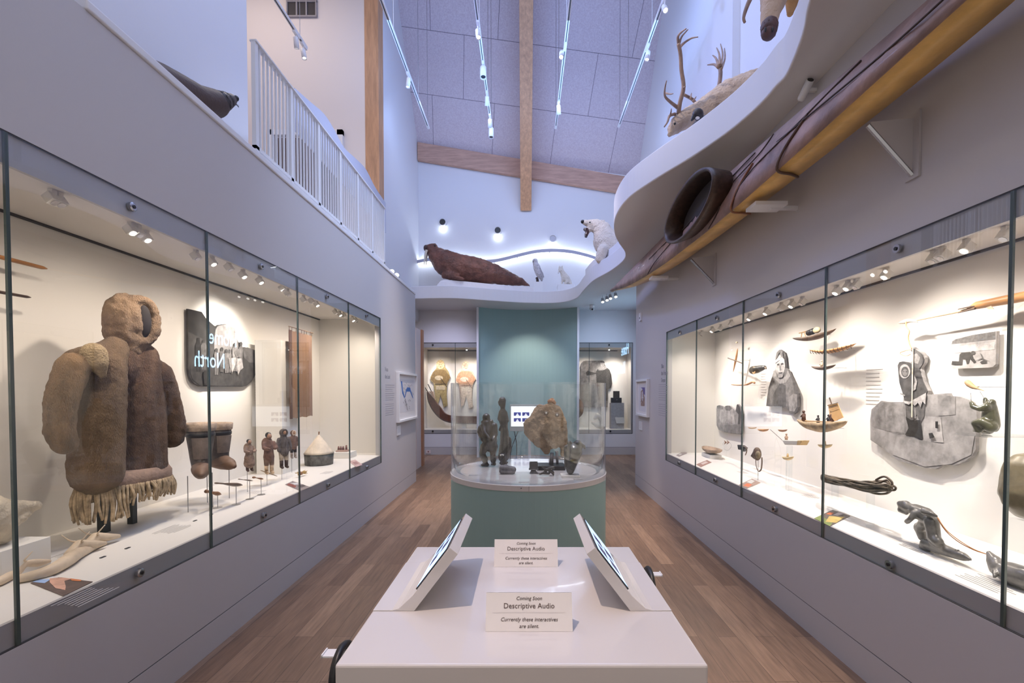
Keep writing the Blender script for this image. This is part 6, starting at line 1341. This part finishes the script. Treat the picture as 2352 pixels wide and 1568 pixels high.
# dark hollow form on a small white slab
p = on_z(1312, 1094, TP); D7 = p.y
make('small_slab', B().box(p.x-.09, p.x+.07, D7-.06, D7+.07, TP, TP+.018), mat('mount_white', (.8, .8, .8)), label='small white slab under the polished dark carving', cat='plinth', bevel=.002)
k = D7/F/5.6; b = B()
b.chain([Zc(1735, 1290, D7), Zc(1760, 1180, D7), Zc(1790, 1050, D7), Zc(1830, 960, D7)], [56*k, 80*k, 104*k, 60*k]); b.chain([Zc(1690, 1000, D7), Zc(1700, 1100, D7), Zc(1700, 1240, D7)], [40*k, 48*k, 44*k]); b.cap(Zc(1720, 935, D7), Zc(1750, 1000, D7), 30*k, 60*k); b.chain([Zc(1860, 950, D7), Zc(1910, 985, D7), Zc(1925, 1010, D7)], [26*k, 24*k, 14*k])
t = organic('polished_carving', b, mat('polished_stone', (.075, .072, .055), .12, nz=(5, .7, (.16, .155, .13)), coat=.6), None, .0065, 4, label='polished dark grey-green stone carving with a curled top, right in the round case', cat='carving')
sit(t, TP+.019)
make('groove', B().tube([Zc(1733, 980, D7-.082), Zc(1735, 1060, D7-.088), Zc(1725, 1150, D7-.078)], [.006, .010, .004], 8), BLACK, t, smooth=True)
random.seed(8)
for i, (px, py) in enumerate(((1090, 1090), (1150, 1102), (1205, 1106), (1262, 1105), (1330, 1100))):
    p = on_z(px, py, RT); b = B()
    for j in range(5): L = .10*random.uniform(.7, 1); b.box(p.x-.05, p.x-.05+L, p.y-.0-j*.014, p.y-j*.014+.003, RT+.0006, RT+.0012)
    make('caption_text', b, mat('faint_ink', (.62, .60, .60), .8), label='faint caption lines on the round case top, %s of five from the left' % ['first', 'second', 'third', 'fourth', 'last'][i], cat='caption', group='captions in the round case')

# ================================================================ FAR CASE EXHIBITS
Ze = lambda l: sc(l, 940, 740, 4.193)
def G2(c, k=22): return pmat(c, k, .35)
def explorer(dx, cols, lab, mirror=False):
    q = [(300, 358), (330, 375), (345, 430), (375, 470), (395, 530), (370, 560), (362, 620), (360, 700), (368, 800), (330, 815), (320, 760), (300, 700), (280, 780), (255, 800), (250, 720), (240, 640), (235, 585), (205, 560), (205, 525), (228, 480), (262, 440), (262, 385)]
    q = [(x+dx, y+ (14 if dx else 0)) for x, y in q]
    S = lambda l: Ze([(x+dx, y+(14 if dx else 0)) for x, y in l])
    lay = [(cols[1], S([(228, 480), (262, 455), (345, 455), (395, 530), (362, 590), (240, 585), (205, 545)])), (cols[2], S(ell(300, 405, 40, 44))), (cols[3], S(ell(300, 412, 24, 30))), (cols[4], S(ell(285, 535, 40, 22))), (cols[5], S([(300, 540), (306, 536), (365, 620), (358, 626)])), (cols[5], S([(250, 590), (360, 590), (360, 600), (250, 600)])), (cols[4], S([(255, 610), (350, 610), (345, 650), (260, 650)])), (cols[5], S([(288, 404), (296, 404), (296, 409), (288, 409)])), (cols[5], S([(306, 404), (314, 404), (314, 409), (306, 409)])), (cols[5], S([(292, 426), (309, 426), (306, 431), (295, 431)]))]
    return board('explorer_photo', lab, 'photograph', Ze(q), fb, cols[0], lay, plane='d', th=.015, off=.03)
explorer(0, [G2((.33, .26, .12)), G2((.20, .13, .05)), G2((.62, .50, .28)), G2((.62, .38, .22)), G2((.50, .42, .30)), G2((.06, .04, .02))], 'olive-toned cut-out photo of a smiling man in furs holding a pole, far case left')
explorer(245, [G2((.62, .48, .38)), G2((.55, .30, .18)), G2((.80, .68, .50)), G2((.70, .42, .30)), G2((.75, .62, .5)), G2((.3, .15, .1))], 'pale orange-toned cut-out photo of a fur-clad man, nearest the teal panel')
# boat prow / sledge in reddish wood, in front of the two photos
D = FAR+.3
t = thing('sledge', 'dark reddish curved sledge with two upright handles in front of the two fur-clad men', 'sledge', (-1.8, D, fo0+.001))
sp = [on_d(x, y, D) for x, y in Ze([(175, 665), (235, 740), (290, 810), (350, 880), (430, 900), (560, 905), (700, 905), (900, 905), (1300, 905)])]
bt = [on_d(x, y, D) for x, y in Ze([(172, 670), (185, 760), (230, 850), (300, 925), (380, 960), (480, 972), (700, 975), (900, 975), (1300, 970)])]
a_, b_ = spline(sp, 4), spline(bt, 4)
make('body', B().prism(a_+b_[::-1], (0, .12, 0)).xf(T((0, 0, 0))), mat('reddish_wood', (.12, .04, .025), .4, nz=(6, .4), coat=.2), t)
make('rim', B().tube(b_, .014, 8), mat('dark_rim', (.04, .02, .015), .4), t, smooth=True)
for x0, y0, x1, y1 in ((136, 602, 178, 670), (180, 595, 215, 668)): make('handle', B().tube([on_d(*Ze([(x0, y0)])[0], D+.03), on_d(*Ze([(x1, y1)])[0], D+.03)], .011, 8), BLACK, t, smooth=True)
make('pad', B().prism([on_d(x, y, D-.01) for x, y in Ze([(190, 665), (225, 665), (250, 745), (225, 720)])], (0, .1, 0)), mat('tan_pad', (.5, .35, .25), .8), t)
z_ = min(p.z for p in bt); make('support', B().box(-1.62, -1.5, D+.02, D+.1, fo0+.001, z_+.02), MATS['mount_white'], t); make('support', B().box(-.6, -.5, D+.02, D+.1, fo0+.001, z_+.02), MATS['mount_white'], t)
# right: portrait panel
Zf = lambda l: sc(l, 1320, 780, 7.127)
out = Zf([(95, 420), (110, 380), (140, 352), (180, 342), (410, 342), (450, 340), (480, 352), (492, 400), (520, 450), (570, 490), (600, 570), (615, 720), (600, 780), (545, 820), (550, 960), (540, 1100), (95, 1100)])
board('boat_photo', 'rounded grey photo panel of a fur-coated man, right of the teal panel', 'photograph', out, fb, G(.38, 10), [(G(.12, 40), Zf([(375, 480), (420, 440), (520, 455), (570, 490), (600, 570), (612, 720), (600, 775), (540, 810), (540, 1000), (380, 1000), (360, 760), (350, 560), (200, 590), (180, 540), (210, 510), (340, 540)])), (G(.55, 30), Zf([(380, 470), (400, 440), (500, 430), (530, 470), (460, 500), (390, 500)])), (G(.6, 20), Zf(ell(452, 392, 36, 46))), (G(.2, 20), Zf([(415, 375), (420, 345), (480, 350), (492, 380)])), (G(.18, 20), Zf([(300, 350), (306, 350), (190, 560), (182, 560)])), (G(.1, 30), Zf([(180, 550), (215, 500), (260, 540), (240, 580)]))], plane='d', th=.015, off=.03)
p = on_d(1423, 925, FAR+.33); q = on_d(1403, 955, FAR+.33)
make('grey_block', B().box(on_d(1402, 930, FAR+.33).x, on_d(1432, 930, FAR+.33).x, FAR+.25, FAR+.45, fo0+.001, on_d(1415, 925, FAR+.25).z), mat('grey_block_paint', (.34, .34, .36), .7, nz=(20, .15)), label='grey block at the right end of the far case', cat='plinth')
t = thing('dark_camera', 'small dark stepped box-shaped device on the grey block', 'device', (p.x, FAR+.35, on_d(1415, 925, FAR+.25).z+.001)); z = on_d(1415, 925, FAR+.25).z+.001
x0, x1 = on_d(1404, 925, FAR+.33).x, on_d(1427, 925, FAR+.33).x
make('lower_box', B().box(x0, x1, FAR+.28, FAR+.42, z, z+.13), BLACK, t, bevel=.004); make('upper_box', B().box(x0+.06, x1-.05, FAR+.3, FAR+.40, z+.13, z+.30), mat('dark_leatherette', (.03, .026, .02), .6, bump=(80, .5)), t, bevel=.004); make('knob', B().ball((x0+.13, FAR+.27, z+.08), .012, 6), CHROME, t)
b = B(); zz = lambda x, y: on_d(*Zf([(x, y)])[0], FAR+.35)
b.chain([zz(330, 1180), zz(370, 1130), zz(410, 1160), zz(450, 1230), zz(470, 1290)], [.04, .06, .06, .06, .05]); b.chain([zz(300, 1250), zz(380, 1290), zz(470, 1310)], [.05, .08, .06])
t = sit(organic('white_skull', b, mat('white_plaster', (.75, .70, .62), .6), None, .012, 3, label='white lumpy bone shape low in the far case left of the grey block', cat='bone'), fo0+.001)
t = thing('standing_disc', 'dark red-brown oval disc edge just right of the teal panel', 'disc', zz(70, 1290))
make('disc', B().lathe([(.01, -.02), (.24, -.015), (.25, 0), (.24, .015), (.01, .02)], zz(30, 1120), 32, M=Matrix.Diagonal((.75, 1, 1.05, 1)) @ RX(90)), mat('red_disc', (.10, .035, .02), .4, nz=(8, .4)), t, smooth=True)
zd = zz(30, 1120); make('prop', B().box(zd.x-.03, zd.x+.03, FAR+.36, FAR+.42, fo0+.001, zd.z-.1), MATS['mount_white'], t)
pq = zz(720, 1300)
make('open_booklet', B().prism([zz(640, 1262), zz(780, 1262), zz(805, 1360), zz(665, 1360)], (0, .02, 0)).xf(T((0, -.16, 0))), mat('page_white', (.78, .75, .70), .7), label='tilted white booklet below the grey block', cat='booklet')

# ================================================================ ON THE WALLS
def wall_text(lines, px, py, X, size, lab, gap):
    t = thing('wall_text', lab, 'wall text', on_x(px, py+20, X), 'wall texts')
    p = on_x(px, py, X); s_ = 1 if X > 0 else -1
    for i, l in enumerate(lines): text('title_line', l, size, frame_m((X-s_*.001, p.y, p.z-size*.75-i*gap), (0, 1 if s_ < 0 else -1, 0), (0, 0, 1)), mat('wall_text_ink', (.25, .25, .28), .7), t, 0, 'LEFT', .0004, .8)
    return t, p
random.seed(2)
def para(t, px, py, X, n, w_):
    p = on_x(px, py, X); s_ = 1 if X > 0 else -1; d = 1 if s_ < 0 else -1; b = B()
    for i in range(n):
        if i == n//2+1: continue
        L = w_*random.uniform(.75, 1); ys = sorted((p.y, p.y+d*L)); b.box(X-s_*.0012, X-s_*.0004, ys[0], ys[1], p.z-i*.03, p.z-i*.03+.008)
    make('paragraph', b, mat('wall_para_ink', (.38, .37, .40), .7), t)
t, p = wall_text(['Nuna', 'the Land'], 884, 841, XL, .085, 'faint wall title Nuna the Land with a paragraph, beside the left case', .10); para(t, 885, 884, XL, 15, .45)
t, p = wall_text(['Siku', 'the Frozen', 'Ocean'], 1519, 835, XR, .085, 'faint wall title Siku the Frozen Ocean with a paragraph, beside the right case', .095); para(t, 1513, 884, XR, 15, .42)
def picture(x0, x1, yt, yb, X, lab, art):
    s_ = 1 if X > 0 else -1; a, c = on_x(x0, yt, X), on_x(x1, yt, X); y0, y1 = sorted((a.y, c.y)); z1 = a.z; z0 = on_x(x0, yb, X).z
    t = thing('framed_picture', lab, 'picture', (X, (y0+y1)/2, z0), 'framed pictures'); d = .05; X2 = X-s_*d; f = .035; b = B()
    xs_ = sorted((X-s_*.001, X2))
    b.box(*xs_, y0, y0+f, z0, z1); b.box(*xs_, y1-f, y1, z0, z1); b.box(*xs_, y0+f, y1-f, z0, z0+f); b.box(*xs_, y0+f, y1-f, z1-f, z1)
    make('frame', b, WPAINT, t, bevel=.003)
    m_ = [mat('mat_board', (.74, .72, .72), .7), mat('art_paper', (.66, .65, .68), .7), mat('art_blue', (.05, .15, .45), .6), mat('art_ink', (.12, .11, .14), .7), mat('art_violet', (.14, .11, .32), .6, nz=(25, .5)), mat('art_earth', (.35, .24, .2), .7, nz=(40, .6))]
    b = B(); XX = X-s_*(d*.4)
    def uv(u, v, e): y = (y0+f+(y1-y0-2*f)*u) if s_ < 0 else (y1-f-(y1-y0-2*f)*u); return V((XX-s_*e, y, z1-f-(z1-z0-2*f)*v))
    b.poly([uv(0, 0, 0), uv(1, 0, 0), uv(1, 1, 0), uv(0, 1, 0)])
    for i, (mi, pl) in enumerate(art): b.mi = mi; b.poly([uv(u, v, .0005*(i+1)) for u, v in pl])
    make('print', b, m_, t, solid=False)
random.seed(14)
art = [(1, [(.1, .1), (.9, .1), (.9, .85), (.1, .85)]), (2, [(.15, .15), (.22, .15), (.26, .36), (.36, .50), (.34, .54), (.22, .42)]), (2, [(.36, .50), (.42, .34), (.5, .28), (.68, .29), (.7, .34), (.85, .52), (.84, .56), (.66, .38), (.46, .38), (.38, .52)]), (3, [(.36, .54), (.38, .54), (.52, .82), (.5, .82)])]
for i in range(26): u, v = random.uniform(.2, .8), random.uniform(.15, .8); art.append((3, [(u, v), (u+.03, v+.01), (u+.05, v+.05), (u+.03, v+.03)]))
picture(909, 952, 853, 971, XL, 'white framed map drawing with thick blue strokes on the left wall', art)
art = [(1, [(.08, .08), (.92, .08), (.92, .92), (.08, .92)]), (4, [(.3, .18), (.72, .18), (.72, .42), (.55, .36), (.45, .22)]), (5, [(.32, .3), (.5, .24), (.6, .38), (.7, .5), (.7, .75), (.32, .76)]), (1, [(.42, .32), (.5, .3), (.58, .5), (.5, .62), (.4, .5)])]
for i in range(14): u, v = random.uniform(.33, .66), random.uniform(.35, .72); art.append((3, [(u, v), (u+.03, v), (u+.02, v+.05)]))
picture(1467, 1493, 872, 953, XR, 'small white framed print with violet and earthy colours on the right wall', art)
for px0, px1, y0_, y1_, X, lab in ((911, 918, 978, 1000, XL, 'small white label below the blue-stroked map'), (1470, 1476, 967, 986, XR, 'small white label below the violet print')):
    a, c = on_x(px0, y0_, X), on_x(px1, y1_, X); s_ = 1 if X > 0 else -1
    ys = sorted((a.y, c.y)); z0 = on_x(px0, y1_, X).z
    t = thing('wall_label', lab, 'label', (X, ys[0], z0), 'small wall labels'); make('plate', B().box(*sorted((X-s_*.001, X-s_*.016)), ys[0], ys[1], z0, a.z), WPAINT, t); b = B()
    for i in range(5): b.box(*sorted((X-s_*.0165, X-s_*.0172)), ys[0]+.02, ys[1]-.03, a.z-.02-i*.02, a.z-.016-i*.02)
    make('printed_lines', b, MATS['caption_ink'], t)
a = on_x(1471, 720, XR); b_ = on_x(1475, 736, XR)
t = thing('wall_sensor', 'small white wall sensor near the far top of the right wall', 'sensor', (XR, a.y, b_.z)); ys = sorted((a.y, b_.y))
make('box', B().box(XR-.03, XR-.001, ys[0], ys[0]+.09, b_.z, a.z), WPAINT, t, bevel=.004); make('button', B().box(XR-.034, XR-.03, ys[0]+.03, ys[0]+.05, b_.z+.03, b_.z+.06), BLACK, t)
p = on_d(984, 1037, FAR)
t = thing('wall_socket', 'small pale socket plate low on the far wall beside the doorway', 'socket', (p.x, FAR, p.z-.05)); make('plate', B().box(p.x-.06, p.x+.06, FAR-.014, FAR-.0045, p.z-.045, p.z+.045), mat('socket_pink', (.72, .62, .62), .5), t, bevel=.002); make('outlet', B().box(p.x-.012, p.x+.012, FAR-.016, FAR-.0145, p.z-.015, p.z+.02), mat('socket_red', (.25, .06, .05), .5), t)
print('objects', len(bpy.data.objects))
